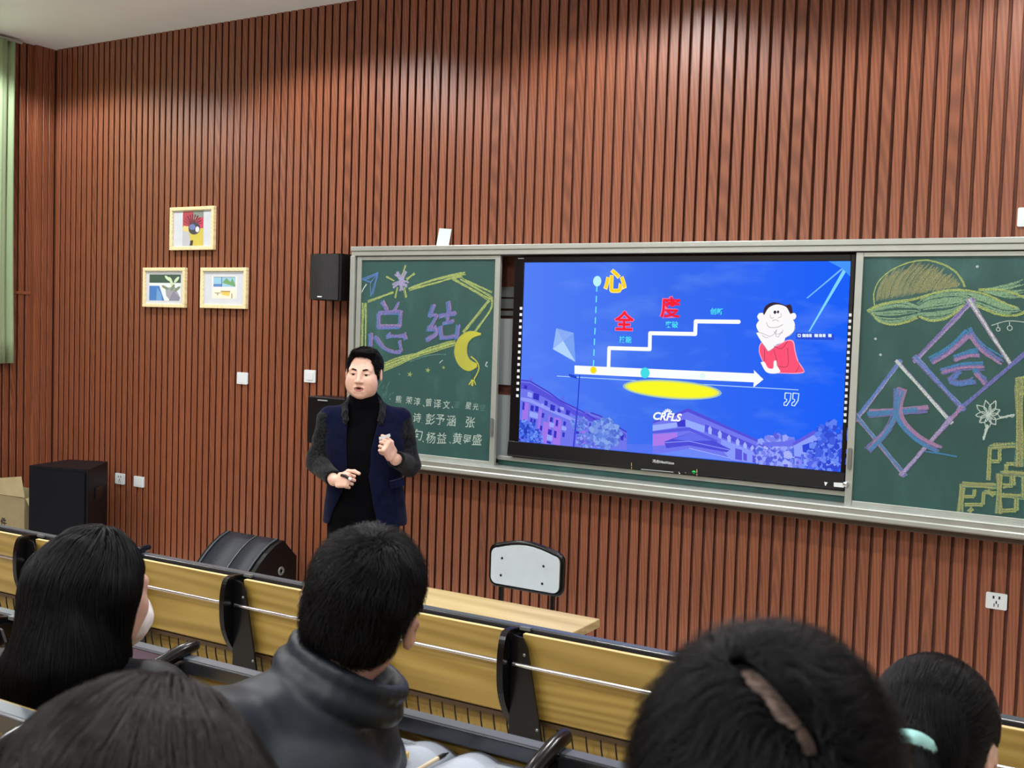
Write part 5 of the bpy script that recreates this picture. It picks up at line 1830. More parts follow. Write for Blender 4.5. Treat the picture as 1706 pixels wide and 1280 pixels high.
def hair_cap(c, R, s, t=0.014, h=0.004, forehead=0.06, nape=-0.085, side=-0.035, extra=None, front_y=0.105, pad=0.05, temple=0.0, earcut=1.0, back=True, flat_front=None):
    c = np.array(c, float)
    ext = 0.16 * s + pad
    S = SDF(*[[(c[k] - ext, c[k] + ext, h)] for k in range(3)])
    T = lambda x, y, z: c + R @ (np.array([x, y, z]) * s)
    S.ell(T(0, -0.014, 0.034), (np.array([0.077, 0.094, 0.086]) + t) * s, R, 0.01)
    if back:
        S.ell(T(0, -0.045, -0.02), (np.array([0.066, 0.055, 0.07]) + t * 0.7) * s, R, 0.03)
    if extra:
        extra(S, T)
    if flat_front is not None:
        S.box(T(0, 0.118, flat_front - 0.115), (0.07 * s, 0.045 * s, 0.095 * s), R, 0.02 * s, 0.012, 'sub')
    else:
        S.ell(T(0, front_y + 0.02, -0.045), (0.082 * s, 0.085 * s, (0.045 + forehead) * s), R, 0.012, 'sub')
    for q in (-1, 1):
        S.ell(T(q * 0.085, 0.04, -0.075), (0.04 * s, 0.05 * s, (0.075 + side) * s), R, 0.01, 'sub')
        S.ell(T(q * 0.092, -0.006, -0.012), (0.02 * s * earcut, 0.026 * s * earcut, 0.037 * s * earcut), R, 0.008, 'sub')
        if temple:
            S.ell(T(q * 0.082, 0.062, 0.0), (0.036 * s, 0.042 * s, temple * s), R, 0.008, 'sub')
    S.box(T(0, 0.0, nape - 0.1), (0.2 * s, 0.2 * s, 0.1 * s), R @ np.array(Matrix.Rotation(-0.25, 3, 'X')), 0.0, 0.012, 'sub')
    return S, T

def person_at(loc, rotz, label):
    return empty('person', loc, rotz, label=label, cat='person')

def shoe(S_ax, parent, ankle, f, name='shoe'):
    h = 0.007
    a = np.array(ankle, float)
    f = unit(V3(f[0], f[1], 0))
    S = SDF([(a[0] - 0.3, a[0] + 0.3, h)], [(a[1] - 0.3, a[1] + 0.3, h)], [(-0.02, 0.2, h)])
    g = V3(a[0], a[1], 0.0)
    S.cone(g - f * 0.03 + V3(0, 0, 0.04), g + f * 0.15 + V3(0, 0, 0.032), 0.04, 0.036, 0.02)
    S.cone(g + V3(0, 0, 0.05), g + V3(0, 0, 0.1), 0.042, 0.042, 0.02)
    S.box(V3(a[0], a[1], -0.06), (0.4, 0.4, 0.063), None, 0.0, 0.0, 'sub')
    S.build(name, M['leather'], parent)

# ------------------------------------------------------------------ the standing man
TX, TY = -0.376, -1.026
TROT = math.atan2(0.625, 0.780)
man = person_at((TX, TY, 0), TROT, 'standing man in navy blazer with dark knitted sleeves and black turtleneck, gesturing')
def tp(u, v, y=0.0):
    return V3((u - 605 + 0.025 * (v - 583)) / 314.0, y, 1.774 - (v - 583) / 314.0)
hs = 1.07
hc_ = V3(0.008, -0.025, 1.652)
hR = frame_from((-0.24, -0.97, -0.02), (0.03, 0, 1))
R_SH, R_EL, R_WR = V3(-0.172, 0.02, 1.40), V3(-0.226, 0.03, 1.165), V3(-0.128, -0.20, 1.105)
L_SH, L_EL, L_WR = V3(0.214, 0.02, 1.40), V3(0.262, 0.03, 1.160), V3(0.176, -0.21, 1.222)
S = SDF([(-0.40, -0.17, 0.0065), (-0.17, 0.23, 0.0034), (0.23, 0.42, 0.0065)], [(-0.42, -0.06, 0.0034), (-0.06, 0.22, 0.0055)], [(-0.01, 1.02, 0.012), (1.02, 1.36, 0.0034), (1.36, 1.50, 0.006), (1.50, 1.82, 0.003)])
T = add_head(S, hc_, hR, hs, mouth_open=0.9)
S.ell(T(0, 0.03, -0.085), (0.056, 0.05, 0.036), hR, 0.03)
for q in (-1, 1):
    S.ell(T(q * 0.046, 0.045, -0.05), (0.03, 0.034, 0.04), hR, 0.025)
S.cone(T(0, -0.02, -0.06), V3(0.02, 0.03, 1.45), 0.06, 0.064, 0.025)
S.ell((0.02, 0.02, 1.25), (0.15, 0.09, 0.2), None, 0.05)
S.cone((-0.15, 0.02, 1.41), (0.19, 0.02, 1.41), 0.05, k=0.04)
S.cone((0.02, 0.01, 1.15), (0.03, 0.01, 0.93), 0.12, 0.13, 0.05, flat=((0, 1, 0), 0.7))
limb(S, [R_SH, R_EL, R_WR], [0.045, 0.04, 0.028])
limb(S, [L_SH, L_EL, L_WR], [0.045, 0.04, 0.028])
limb(S, [V3(-0.06, 0.01, 0.88), V3(-0.075, 0.01, 0.48), V3(-0.085, 0.03, 0.09)], [0.08, 0.055, 0.038])
limb(S, [V3(0.11, 0.01, 0.88), V3(0.125, 0.01, 0.48), V3(0.135, 0.03, 0.09)], [0.08, 0.055, 0.038])
add_hand(S, R_WR + V3(0.012, -0.02, 0.003), V3(0.62, -0.74, 0.12), V3(0.6, 0.62, -0.35), 1, curl=1.1, s=0.98, tcurl=0.8)
add_hand(S, L_WR + V3(-0.01, -0.018, 0.012), V3(-0.42, -0.55, 0.68), V3(-0.75, 0.6, 0.1), -1, curl=0.98, s=0.98, tcurl=0.9)
head_marks(S, T, hR, hc_, hs)
S.build('body', [M['skin'], M['lips'], M['mouth']], man, 1)
eyes(man, T, hR, hs)
for q in (-1, 1):
    MB().tube([T(q * 0.016, 0.094, 0.0185), T(q * 0.032, 0.0925, 0.0235), T(q * 0.05, 0.078, 0.0195)], [0.0034, 0.0044, 0.002], 6).build('eyebrow', M['hair'], man)

def quiff(S, T):
    S.ell(T(0.0, 0.045, 0.103), (0.058, 0.04, 0.018), hR, 0.02)
HS, HT = hair_cap(hc_, hR, hs, t=0.0095, h=0.0035, forehead=0.106, nape=-0.06, side=0.0, extra=quiff, temple=0.0, earcut=1.35, back=False, flat_front=0.082)
HS.wrinkle((-1, -1, 0), (1, 1, 2), 0.002, 150, 3)
HS.build('hair', M['hair_cap'], man)
K = HT(0, -0.05, 0.125)
def fl(p, t):
    v = p - K
    v /= np.linalg.norm(v, axis=1)[:, None] + 1e-9
    fr = ((p - hc_) @ hR[:, 1] > 0.02)[:, None]
    return v * 0.8 + np.array([[0.1, 0.05, -0.45]]) * (~fr) + (hR[:, 0] * -0.5 + hR[:, 2] * 0.5)[None] * fr
groom('hair_strands', man, HS, M['hair'], 5000, 6, 0.005, fl, lambda t: 0.001 + 0.008 * t, 0.0007, jit=0.2)

# turtleneck sweater
S = SDF([(-0.22, 0.26, 0.006)], [(-0.2, 0.2, 0.006)], [(0.84, 1.60, 0.006)])
S.ell((0.02, 0.012, 1.26), (0.17, 0.115, 0.24), None, 0.05)
S.cone((0.02, 0.0, 1.2), (0.03, 0.0, 0.9), 0.155, 0.16, 0.05, flat=((0, 1, 0), 0.72))
S.cone((0.018, 0.015, 1.42), (0.010, -0.012, 1.515), 0.088, 0.074, 0.03)
S.cone((0.010, -0.012, 1.505), (0.009, -0.014, 1.53), 0.076, 0.072, 0.01)
S.wrinkle((-1, -1, 0.8), (1, 1, 1.45), 0.003, 40, 5, (1, 1, 2))
S.build('sweater', M['black_knit'], man)

# blazer body
S = SDF([(-0.34, 0.38, 0.006)], [(-0.24, 0.26, 0.006)], [(0.78, 1.62, 0.006)])
S.ell((0.02, 0.02, 1.29), (0.222, 0.135, 0.2), None, 0.05)
S.cone((-0.166, 0.02, 1.412), (0.208, 0.02, 1.412), 0.06, k=0.05)
S.cone((0.02, 0.03, 1.44), (0.015, 0.03, 1.49), 0.105, 0.09, 0.05, flat=((0, 1, 0), 0.8))
S.cone((0.022, 0.01, 1.25), (0.034, 0.01, 0.86), 0.188, 0.222, 0.05, flat=((0, 1, 0), 0.66))
S.box((0.03, 0, 0.745), (0.5, 0.5, 0.1), np.array(Matrix.Rotation(0.03, 3, 'Y')), 0.0, 0.006, 'sub')
S.wrinkle((-1, -1, 0.78), (1, 1, 1.4), 0.0035, 26, 9, (1.4, 1, 0.5))
op = [(586, 655), (580, 690), (577, 735), (579, 785), (572, 815), (556, 850), (540, 900), (636, 900), (622, 840), (614, 790), (617, 750), (626, 715), (632, 690), (628, 655)]
S.prism([tuple(tp(*q)[[0, 2]]) for q in op], -0.5, -0.03, 0.008, 'sub')
S.cone((0.012, 0.0, 1.50), (0.01, -0.01, 1.60), 0.082, 0.09, 0.01, 'sub')
S.build('jacket', M['navy'], man, 2)
def sleeve(a, b, c, seed, nm='sleeve'):
    lo, hi = np.minimum(np.minimum(a, b), c) - 0.12, np.maximum(np.maximum(a, b), c) + 0.12
    S = SDF(*[[(lo[k], hi[k], 0.0055)] for k in range(3)])
    c2 = b + (c - b) * 0.93
    limb(S, [a, b, c2], [0.060, 0.057, 0.045], 0.03)
    S.wrinkle(lo, hi, 0.0045, 55, seed, (0.5, 0.5, 1.6))
    f = unit(c - b)
    S.cone(c2 + f * 0.04, c2 + f * 0.12, 0.06, k=0.004, mode='sub')
    S.build(nm, M['charcoal_knit'], man, 1)
sleeve(R_SH, R_EL, R_WR, 21)
sleeve(L_SH, L_EL, L_WR, 22)
# dark collar round the neck
lo, hi = V3(-0.13, -0.17, 1.3), V3(0.16, 0.16, 1.6)
S = SDF(*[[(lo[k], hi[k], 0.005)] for k in range(3)])
ring_ = [V3(-0.072, -0.108, 1.41), V3(-0.08, -0.088, 1.45), V3(-0.082, -0.035, 1.49), V3(-0.058, 0.05, 1.52), V3(0.012, 0.085, 1.525), V3(0.08, 0.05, 1.52), V3(0.104, -0.035, 1.49), V3(0.102, -0.088, 1.45), V3(0.09, -0.108, 1.41)]
for a, b in zip(ring_[:-1], ring_[1:]):
    S.cone(a, b, 0.009, k=0.012)
    d_ = V3(np.sign(a[0] - 0.01) * 0.012, 0.006, -0.016)
    S.cone(a + d_, b + d_, 0.010, k=0.014)
S.build('collar', M['charcoal_knit'], man, 1)
# pocket flap on the blazer front
pf = [tuple(tp(u, v)[[0, 2]]) for u, v in ((648, 797), (672, 790), (673, 802), (650, 809))]
MB().prism(pf, -0.15, -0.115, 'y').build('pocket_flap', M['navy'], man, bevel=0.003)
# trousers and shoes
S = SDF([(-0.24, 0.3, 0.008)], [(-0.2, 0.2, 0.008)], [(0.0, 1.05, 0.009)])
S.cone((-0.045, 0.01, 0.93), (0.105, 0.01, 0.93), 0.125, k=0.04, flat=((0, 1, 0), 0.85))
limb(S, [V3(-0.06, 0.01, 0.88), V3(-0.075, 0.01, 0.48), V3(-0.085, 0.03, 0.07)], [0.105, 0.08, 0.068], 0.03)
limb(S, [V3(0.115, 0.01, 0.88), V3(0.13, 0.01, 0.48), V3(0.14, 0.03, 0.07)], [0.105, 0.08, 0.068], 0.03)
S.wrinkle((-1, -1, 0), (1, 1, 1), 0.003, 30, 4)
S.build('trousers', M['black_cloth'], man, 1)
shoe(None, man, (-0.09, 0.02, 0), (-0.25, -1, 0))
shoe(None, man, (0.145, 0.02, 0), (0.2, -1, 0))

def in_hand(name, p, label, cat):
    w = Matrix.Translation((TX, TY, 0)) @ Matrix.Rotation(TROT, 4, 'Z') @ Vector(p)
    return empty(name, w, TROT, label=label, cat=cat)
r = in_hand('card', (0.122, -0.315, 1.345), 'small silver-white slip held up in the fingers of the standing man', 'card')
q = MB()
q.prism([(-0.03, -0.017), (0.026, 0.003), (0.023, 0.017), (-0.032, -0.002)], -0.003, 0.003, 'y')
q.build('slip', plain('silver_white', (206, 206, 208), 0.3, noise=0.12, nscale=50), r, bevel=0.001)
r = in_hand('remote_clicker', (-0.062, -0.285, 1.128), 'black presentation clicker with white tip in the lowered hand of the standing man', 'remote')
MB().tube([(-0.03, 0.03, 0.01), (-0.012, -0.01, 0.012), (0.008, -0.03, 0.004)], [0.008, 0.0085, 0.008], 10).build('handle', M['black_plastic'], r)
MB().tube([(0.008, -0.03, 0.004), (0.02, -0.04, 0.0)], [0.007, 0.0062], 10).build('tip', M['white_plastic'], r)

# ------------------------------------------------------------------ seated students (local frame: x to the side, y towards the front wall)
def view_point(u, v, depth):
    d = FW + RT * (u - 853.0) / FOC - UP * (v - 640.0) / FOC
    return CAM + d * depth

def seated(label, world_xy, floor_z, rotz, head_c, hR, hs, neck, turn, sh_z, shoulders=None, arms=None, pelvis=None, coat='down_dark', sleeve_r=(0.075, 0.066, 0.05), chest=(0.185, 0.13, 0.24), skin='skin_b', mouth=0.0, wrinkle=0.004, desk_z=0.735, collar=True, coat_extra=None, seed=1, ear_out=0.0, scalp=None):
    p = person_at((world_xy[0], world_xy[1], floor_z), rotz, label)
    s_, f_ = V3(math.cos(turn), -math.sin(turn), 0), V3(math.sin(turn), math.cos(turn), 0)
    head_c, neck = np.array(head_c, float), np.array(neck, float)
    if pelvis is None:
        pelvis = V3(neck[0], neck[1], 0) - f_ * 0.1 + V3(0, 0, 0.55)
    pelvis = np.array(pelvis, float)
    if shoulders is None:
        base = V3(neck[0], neck[1], sh_z)
        shoulders = (base - s_ * 0.17, base + s_ * 0.17)
    LS, RS = [np.array(q, float) for q in shoulders]
    if arms is None:
        arms = ((LS - s_ * 0.06 + f_ * 0.10 + V3(0, 0, -0.24), LS + s_ * 0.03 + f_ * 0.31 + V3(0, 0, 0)), (RS + s_ * 0.06 + f_ * 0.10 + V3(0, 0, -0.24), RS - s_ * 0.03 + f_ * 0.31 + V3(0, 0, 0)))
        arms = tuple((e, V3(w[0], w[1], desk_z + 0.035)) for e, w in arms)
    (LE, LW), (RE, RW) = [(np.array(a, float), np.array(b, float)) for a, b in arms]
    chest_c = (LS + RS) / 2 * 0.62 + pelvis * 0.38
    tr = unit((LS + RS) / 2 - pelvis)
    cs = unit(RS - LS)
    cR = np.stack([cs, unit(np.cross(tr, cs)), unit(np.cross(cs, np.cross(tr, cs)))], 1)
    hipL, hipR = pelvis - s_ * 0.085, pelvis + s_ * 0.085
    kn = [h + f_ * 0.31 + q * s_ * 0.03 + V3(0, 0, -0.05) for h, q in ((hipL, -1), (hipR, 1))]
    an = [V3(k[0] - f_[0] * 0.02, k[1] - f_[1] * 0.02, 0.085) for k in kn]
    pts = np.array([LS, RS, LE, RE, LW, RW, pelvis, head_c, *kn, *an])
    lo, hi = pts.min(0) - 0.2, pts.max(0) + 0.2
    hz = head_c[2]
    S = SDF([(lo[0], hi[0], 0.0066)], [(lo[1], hi[1], 0.0066)], [(-0.01, hz - 0.2, 0.009), (hz - 0.2, hz + 0.19, 0.0042)])
    T = add_head(S, head_c, hR, hs, mouth, ear_out=ear_out)
    S.cone(T(0, -0.02, -0.06), neck + V3(0, 0, -0.03), 0.054, 0.06, 0.025)
    S.ell(chest_c, (0.14, 0.085, 0.2), cR, 0.05)
    S.cone(LS, RS, 0.045, k=0.04)
    S.cone(pelvis, chest_c, 0.12, 0.11, 0.05, flat=(f_, 0.75))
    limb(S, [LS, LE, LW], [0.045, 0.038, 0.027])
    limb(S, [RS, RE, RW], [0.045, 0.038, 0.027])
    for W_, E_, ts in ((LW, LE, 1), (RW, RE, -1)):
        F_ = unit(V3(*(W_ - E_)[:2], 0))
        add_hand(S, W_ + F_ * 0.01, F_, V3(0, 0, -1), -ts, curl=0.35, s=0.95)
    for h, k, a in ((hipL, kn[0], an[0]), (hipR, kn[1], an[1])):
        limb(S, [h, k, a], [0.085, 0.058, 0.038])
        S.cone(a + V3(0, 0, -0.04), a + f_ * 0.14 + V3(0, 0, -0.05), 0.032, 0.026, 0.02)
    head_marks(S, T, hR, head_c, hs)
    if scalp is not None:
        S.marks.append((3, scalp))
    S.build('body', [M[skin], M['lips'], M['mouth'], M['scalp']], p, 1)
    eyes(p, T, hR, hs)
    for q in (-1, 1):
        MB().tube([T(q * 0.016, 0.094, 0.0185), T(q * 0.032, 0.0925, 0.0235), T(q * 0.05, 0.078, 0.0195)], [0.002, 0.003, 0.0014], 6).build('eyebrow', M['hair'], p)
    # coat
    S = SDF([(lo[0], hi[0], 0.0075)], [(lo[1], hi[1], 0.0075)], [(0.38, hz + 0.1, 0.0075)])
    S.ell(chest_c, chest, cR, 0.05)
    S.cone(LS, RS, sleeve_r[0] * 0.96, k=0.05)
    S.cone((LS + RS) / 2 + V3(0, 0, 0.01), neck + V3(0, 0, 0.0), 0.1, 0.075, 0.05)
    S.cone(pelvis, chest_c, chest[0] * 0.95, chest[0] * 0.9, 0.05, flat=(f_, 0.75))
    for A_, B_, C_ in ((LS, LE, LW), (RS, RE, RW)):
        limb(S, [A_, B_, B_ + (C_ - B_) * 0.93], sleeve_r, 0.035)
    if wrinkle:
        S.wrinkle(lo, hi, wrinkle, 32, seed)
    if coat_extra:
        coat_extra(S)
    S.cone(neck + unit(T(0, 0, 0) - neck) * 0.045, neck + unit(T(0, 0, 0) - neck) * 0.2, 0.062, 0.068, 0.01, 'sub')
    S.build('coat', M[coat], p, 2)
    # trousers and shoes
    S = SDF([(lo[0], hi[0], 0.01)], [(lo[1], hi[1], 0.01)], [(0.02, 0.72, 0.01)])
    S.cone(hipL, hipR, 0.115, k=0.04)
    for h, k, a in ((hipL, kn[0], an[0]), (hipR, kn[1], an[1])):
        limb(S, [h, k, a], [0.1, 0.076, 0.06], 0.03)
    S.build('trousers', M['black_cloth'], p, 1)
    for a in an:
        shoe(None, p, a, f_)
    # the folding seat that carries the student
    wx = Matrix.Translation((world_xy[0], world_xy[1], floor_z)) @ Matrix.Rotation(rotz, 4, 'Z') @ Vector(pelvis)
    return p, T, (wx, rotz - turn)

def seat_under(wx, rz, label, floor_z):
    r = empty('folding_seat', (wx[0], wx[1], floor_z), rz, label=label, cat='seat', group='folding seats under the students')
    MB().prism(rrect(-0.21, 0.21, -0.17, 0.2, 0.05), 0.395, 0.425, 'z').build('seat_pan', M['desk_wood'], r, bevel=0.006)
    MB().box(-0.03, 0.03, -0.06, 0.06, 0.008, 0.395).box(-0.09, 0.09, -0.1, 0.1, 0, 0.01).build('pedestal', M['black_metal'], r)

# ---- man in the slate jacket
w = view_point(610, 870, 1.85)
rot = math.atan2(-(w[0] - CAM[0]), w[1] - CAM[1])
hR = frame_from((0.30, 1, -0.06), (0.32, 0.08, 0.95))
jc = V3(-0.006, 0.0, 1.124)
cax = unit(V3(0.44, 0.06, 0.90))
ca = unit(np.cross((0, 1, 0.1), cax)); cb = unit(np.cross(cax, ca))
ring_c = V3(-0.04, 0.012, 0.985)
def coat_collar(S):
    n = 26
    for lev in range(3):
        for k in range(n - 2):
            a0, a1 = [math.radians(112 + 316 * j / (n - 2)) for j in (k, k + 1)]
            rr = 0.090 + 0.006 * lev + (0.014 if lev == 0 else 0)
            p0, p1 = [ring_c + cax * 0.02 * lev + ca * rr * math.cos(a) + cb * rr * 1.05 * math.sin(a) for a in (a0, a1)]
            S.cone(p0, p1, 0.0135 if lev else 0.02, k=0.010)
p, T, seat = seated('seated person with short black hair in slate grey stand-collar jacket', w[:2], 0.29, rot, jc, hR, 1.04, (-0.055, -0.02, 0.985), 0.5, 0.93,
    shoulders=((-0.235, -0.13, 0.925), (-0.025, 0.07, 0.86)), arms=(((-0.27, 0.04, 0.72), (-0.06, 0.27, 0.775)), ((0.0, 0.27, 0.74), (-0.07, 0.45, 0.775))), pelvis=(-0.13, -0.14, 0.55),
    coat='down', sleeve_r=(0.092, 0.08, 0.062), chest=(0.215, 0.16, 0.26), wrinkle=0.0055, coat_extra=coat_collar, seed=17, ear_out=0.013)
a = ring_c + ca * 0.1 * math.cos(math.radians(68)) + cb * 0.105 * math.sin(math.radians(68))
seat_under(*seat, 'folding wooden seat under the person in the slate jacket', 0.29)
HS, HT = hair_cap(jc, hR, 1.04, t=0.010, h=0.004, forehead=0.09, nape=-0.086, side=0.0, temple=0.05, earcut=1.4, extra=lambda S, T: S.ell(T(0.002, -0.022, 0.056), (0.087, 0.106, 0.088), hR, 0.02))
HS.wrinkle((-1, -1, 0), (1, 1, 2), 0.0025, 90, 5)
HS.build('hair', M['hair_cap'], p, 1)
K1 = HT(0.01, -0.055, 0.125)
hRj = hR
def flj(q, t):
    v = q - K1
    v /= np.linalg.norm(v, axis=1)[:, None] + 1e-9
    sw = np.cross(v, np.array([[0, 0, 1.0]]))
    wob = np.stack([np.sin(q[:, 1] * 90 + q[:, 2] * 50), np.sin(q[:, 0] * 80 + q[:, 2] * 60), np.zeros(len(q))], 1)
    return v + sw * 0.35 + np.array([[0, 0, -0.5]]) + wob * 0.35
groom('hair_strands', p, HS, M['hair'], 14000, 9, 0.0055, flj, lambda t: 0.001 + 0.013 * t, 0.00042, jit=0.22, seed=3)
zp0 = ring_c + ca * 0.108 * math.cos(math.radians(66)) + cb * 0.113 * math.sin(math.radians(66))
MB().tube([zp0 + cax * 0.0, zp0 + cax * 0.075], 0.003, 6).build('zip', M['chrome'], p)

# ---- long-haired girl
w = view_point(130, 985, 2.1)
rot = math.atan2(-(w[0] - CAM[0]), w[1] - CAM[1])
hR = frame_from((0.80, 0.60, -0.12), (0, 0.05, 1))
gc = V3(0.034, 0.0, 1.072)
p, T, seat = seated('seated girl with long straight black hair and white face mask in dark coat', w[:2], 0.29, rot, gc, hR, 1.0, (-0.012, -0.02, 0.95), 0.55, 0.87, arms=(((-0.2, 0.12, 0.66), (-0.07, 0.27, 0.775)), ((0.15, -0.01, 0.66), (0.04, 0.19, 0.775))), pelvis=(-0.06, -0.10, 0.55), coat='down_dark', sleeve_r=(0.075, 0.068, 0.052), chest=(0.175, 0.125, 0.24), seed=5)
seat_under(*seat, 'folding wooden seat under the long-haired girl', 0.29)
# mask
S = SDF(*[[(gc[k] - 0.18, gc[k] + 0.2, 0.0045)] for k in range(3)])
MT = lambda x, y, z: gc + hR @ V3(x, y, z)
S.ell(MT(0, 0.062, -0.062), (0.062, 0.062, 0.058), hR, 0.01)
S.cone(MT(0, 0.085, -0.01), MT(0, 0.118, -0.052), 0.012, 0.02, 0.03)
S.box(MT(0, -0.05, -0.05), (0.2, 0.09, 0.2), hR, 0.0, 0.004, 'sub')
S.box(MT(0, 0.1, 0.045), (0.2, 0.2, 0.05), hR @ np.array(Matrix.Rotation(0.25, 3, 'X')), 0.0, 0.004, 'sub')
S.wrinkle((-1, -1, 0), (2, 2, 2), 0.0015, 160, 2)
S.build('face_mask', M['mask'], p)
for q in (-1, 1):
    MB().tube([MT(q * 0.056, 0.05, -0.03), MT(q * 0.082, 0.01, 0.0), MT(q * 0.09, -0.012, 0.012)], 0.002, 6).build('mask_loop', M['mask'], p)
ax = [(-0.26, 0.26, 0.0055)], [(-0.32, 0.2, 0.0055)], [(0.66, 1.28, 0.0055)]
S = SDF(*ax)
G = lambda x, y, z: gc + hR @ V3(x, y, z)
S.ell(G(0, -0.016, 0.034), (0.092, 0.104, 0.098), hR, 0.01)
S.cone(G(0.0, -0.06, 0.0), V3(-0.02, -0.08, 0.95), 0.086, 0.088, 0.05)
S.cone(V3(-0.02, -0.085, 0.95), V3(-0.045, -0.125, 0.74), 0.088, 0.055, 0.05, flat=((0.3, 1, 0), 0.75))
S.cone(G(0.06, -0.02, 0.0), V3(0.045, -0.02, 0.93), 0.036, 0.034, 0.05)
S.cone(V3(0.045, -0.02, 0.94), V3(0.03, -0.05, 0.84), 0.034, 0.025, 0.04)
S.cone(G(-0.06, -0.02, 0.0), V3(-0.085, -0.04, 0.92), 0.036, 0.045, 0.05)
S.cone(V3(-0.085, -0.04, 0.93), V3(-0.105, -0.08, 0.77), 0.045, 0.035, 0.04)
S.ell(G(0, 0.122, -0.06), (0.086, 0.092, 0.125), hR, 0.015, 'sub')
S.wrinkle((-1, -1, 0.6), (1, 1, 1.2), 0.004, 70, 8, (1, 1, 0.15))
S.build('hair', M['hair_cap'], p, 1)
Kg = G(0.01, 0.0, 0.14)
def flg(q, t):
    v = q - Kg
    v[:, 2] *= 0.2
    top = np.clip((q[:, 2] - 1.06) / 0.1, 0, 1)[:, None]
    v /= np.linalg.norm(v, axis=1)[:, None] + 1e-9
    wob = np.stack([np.sin(q[:, 2] * 25 + q[:, 0] * 30), np.cos(q[:, 2] * 22 + q[:, 1] * 40), 0 * q[:, 0]], 1)
    return v * top + np.array([[0, 0, -1.0]]) * (1.05 - 0.7 * top) + wob * 0.05
groom('hair_strands', p, S, M['hair'], 9000, 22, 0.013, flg, lambda t: 0.002 + 0.006 * t, 0.0005, jit=0.05, seed=4)

# ---- boy with a bowed head close to the camera
w = view_point(1278, 1280, 0.8)
rot = math.atan2(-(w[0] - CAM[0]), w[1] - CAM[1])
hR = frame_from((0.12, 0.86, -0.48), (0.05, 0.48, 0.87))
bc = V3(0, 0.0, w[2] - 0.47) - hR[:, 2] * 0.034 + hR[:, 1] * 0.014
Lm = np.array((Matrix.Translation((w[0], w[1], 0.47)) @ Matrix.Rotation(rot, 4, 'Z')).inverted())
pp = []
for u_, v_ in ((1236, 1124), (1266, 1152), (1302, 1196), (1340, 1246)):
    q = view_point(u_, v_, 1.0)
    o_ = (Lm @ np.append(CAM, 1))[:3]
    d_ = (Lm @ np.append(q, 1))[:3] - o_
    r_ = np.array([0.077, 0.094, 0.086]) + 0.003
    oo, dd = (hR.T @ (o_ - (bc + hR @ V3(0, -0.014, 0.034)))) / r_, (hR.T @ d_) / r_
    A_, B_, C_ = dd @ dd, oo @ dd, oo @ oo - 1
    D_ = max(0.0, B_ * B_ - A_ * C_)
    pp.append(o_ + d_ * ((-B_ - math.sqrt(D_)) / A_))
Pm = np.array(pp)
def segd(q):
    best, vec = np.full(len(q), 9.0), np.zeros((len(q), 3))
    for a, b in zip(Pm[:-1], Pm[1:]):
        e = b - a
        t = np.clip(((q - a) @ e) / (e @ e), 0, 1)
        v = q - a - t[:, None] * e
        d = np.linalg.norm(v, axis=1)
        m = d < best
        best[m], vec[m] = d[m], v[m]
    return best, vec
p, T, seat = seated('seated person with bowed head of short black hair and visible scalp parting', w[:2], 0.47, rot, bc, hR, 1.0, bc + V3(-0.01, -0.085, -0.135), 0.1, bc[2] - 0.21, coat='down_dark', seed=8, scalp=lambda P: segd(P)[0] < 0.02)
seat_under(*seat, 'folding wooden seat under the person with the scalp parting', 0.47)
HS, HT = hair_cap(bc, hR, 1.0, t=0.015, h=0.0035, forehead=0.09, nape=-0.085, side=-0.02)
for a, b in zip(pp[:-1], pp[1:]):
    HS.cone(a, b, 0.0114, 0.0114, 0.003, 'sub')
HS.build('hair', M['hair_cap'], p, 1)
def flb(q, t):
    d, v = segd(q)
    v = v / (d[:, None] + 1e-6)
    wob = np.stack([np.sin(q[:, 1] * 70 + q[:, 2] * 45), np.sin(q[:, 0] * 85 + q[:, 1] * 60), np.sin(q[:, 0] * 60 + q[:, 2] * 80)], 1)
    sw = np.cross(v, hR[:, 2][None])
    return v + 0.3 * sw + np.array([[0, 0, -0.3]]) + wob * 0.4
hRb = hR.copy()
groom('hair_strands', p, HS, M['hair'], 22000, 10, 0.0055, flb, lambda t: 0.0015 + 0.014 * t, 0.00026, keep=lambda c: np.where(segd(c)[0] < 0.0130, 0.0, 1.0), jit=0.25, seed=6)

# ---- woman with brown-black hair in the near corner
w = view_point(228, 1340, 0.9)
rot = math.atan2(-(w[0] - CAM[0]), w[1] - CAM[1])
hR = frame_from((0.1, 0.9, -0.4), (0, 0.4, 0.9))
wc = V3(0, 0, w[2] - 0.47) - hR[:, 2] * 0.034 + hR[:, 1] * 0.014
p, T, seat = seated('seated person with smooth brown-black hair, only the crown showing', w[:2], 0.47, rot, wc, hR, 1.0, wc + V3(0, -0.07, -0.14), 0.0, wc[2] - 0.21, pelvis=None, coat='grey_cloth', seed=9)
seat_under(*seat, 'folding wooden seat under the person with brown-black hair', 0.47)
S = SDF([(-0.25, 0.25, 0.0055)], [(-0.3, 0.25, 0.0055)], [(wc[2] - 0.42, wc[2] + 0.2, 0.0055)])
G2 = lambda x, y, z: wc + hR2 @ V3(x, y, z)
hR2 = hR.copy()
S.ell(G2(0, -0.018, 0.036), (0.100, 0.114, 0.103), hR, 0.01)
S.cone(G2(0, -0.07, 0.0), wc + V3(0, -0.12, -0.32), 0.098, 0.075, 0.05)
S.cone(G2(0.075, 0.0, 0.0), wc + V3(0.09, -0.03, -0.26), 0.05, 0.04, 0.05)
S.cone(G2(-0.068, 0.0, 0.0), wc + V3(-0.08, -0.03, -0.26), 0.042, 0.04, 0.05)
S.ell(G2(0, 0.13, -0.06), (0.08, 0.085, 0.12), hR, 0.015, 'sub')
S.wrinkle((-1, -1, -1), (1, 1, 3), 0.0035, 55, 3, (1, 1, 0.3))
S.build('hair', M['hair_brown_cap'], p, 1)
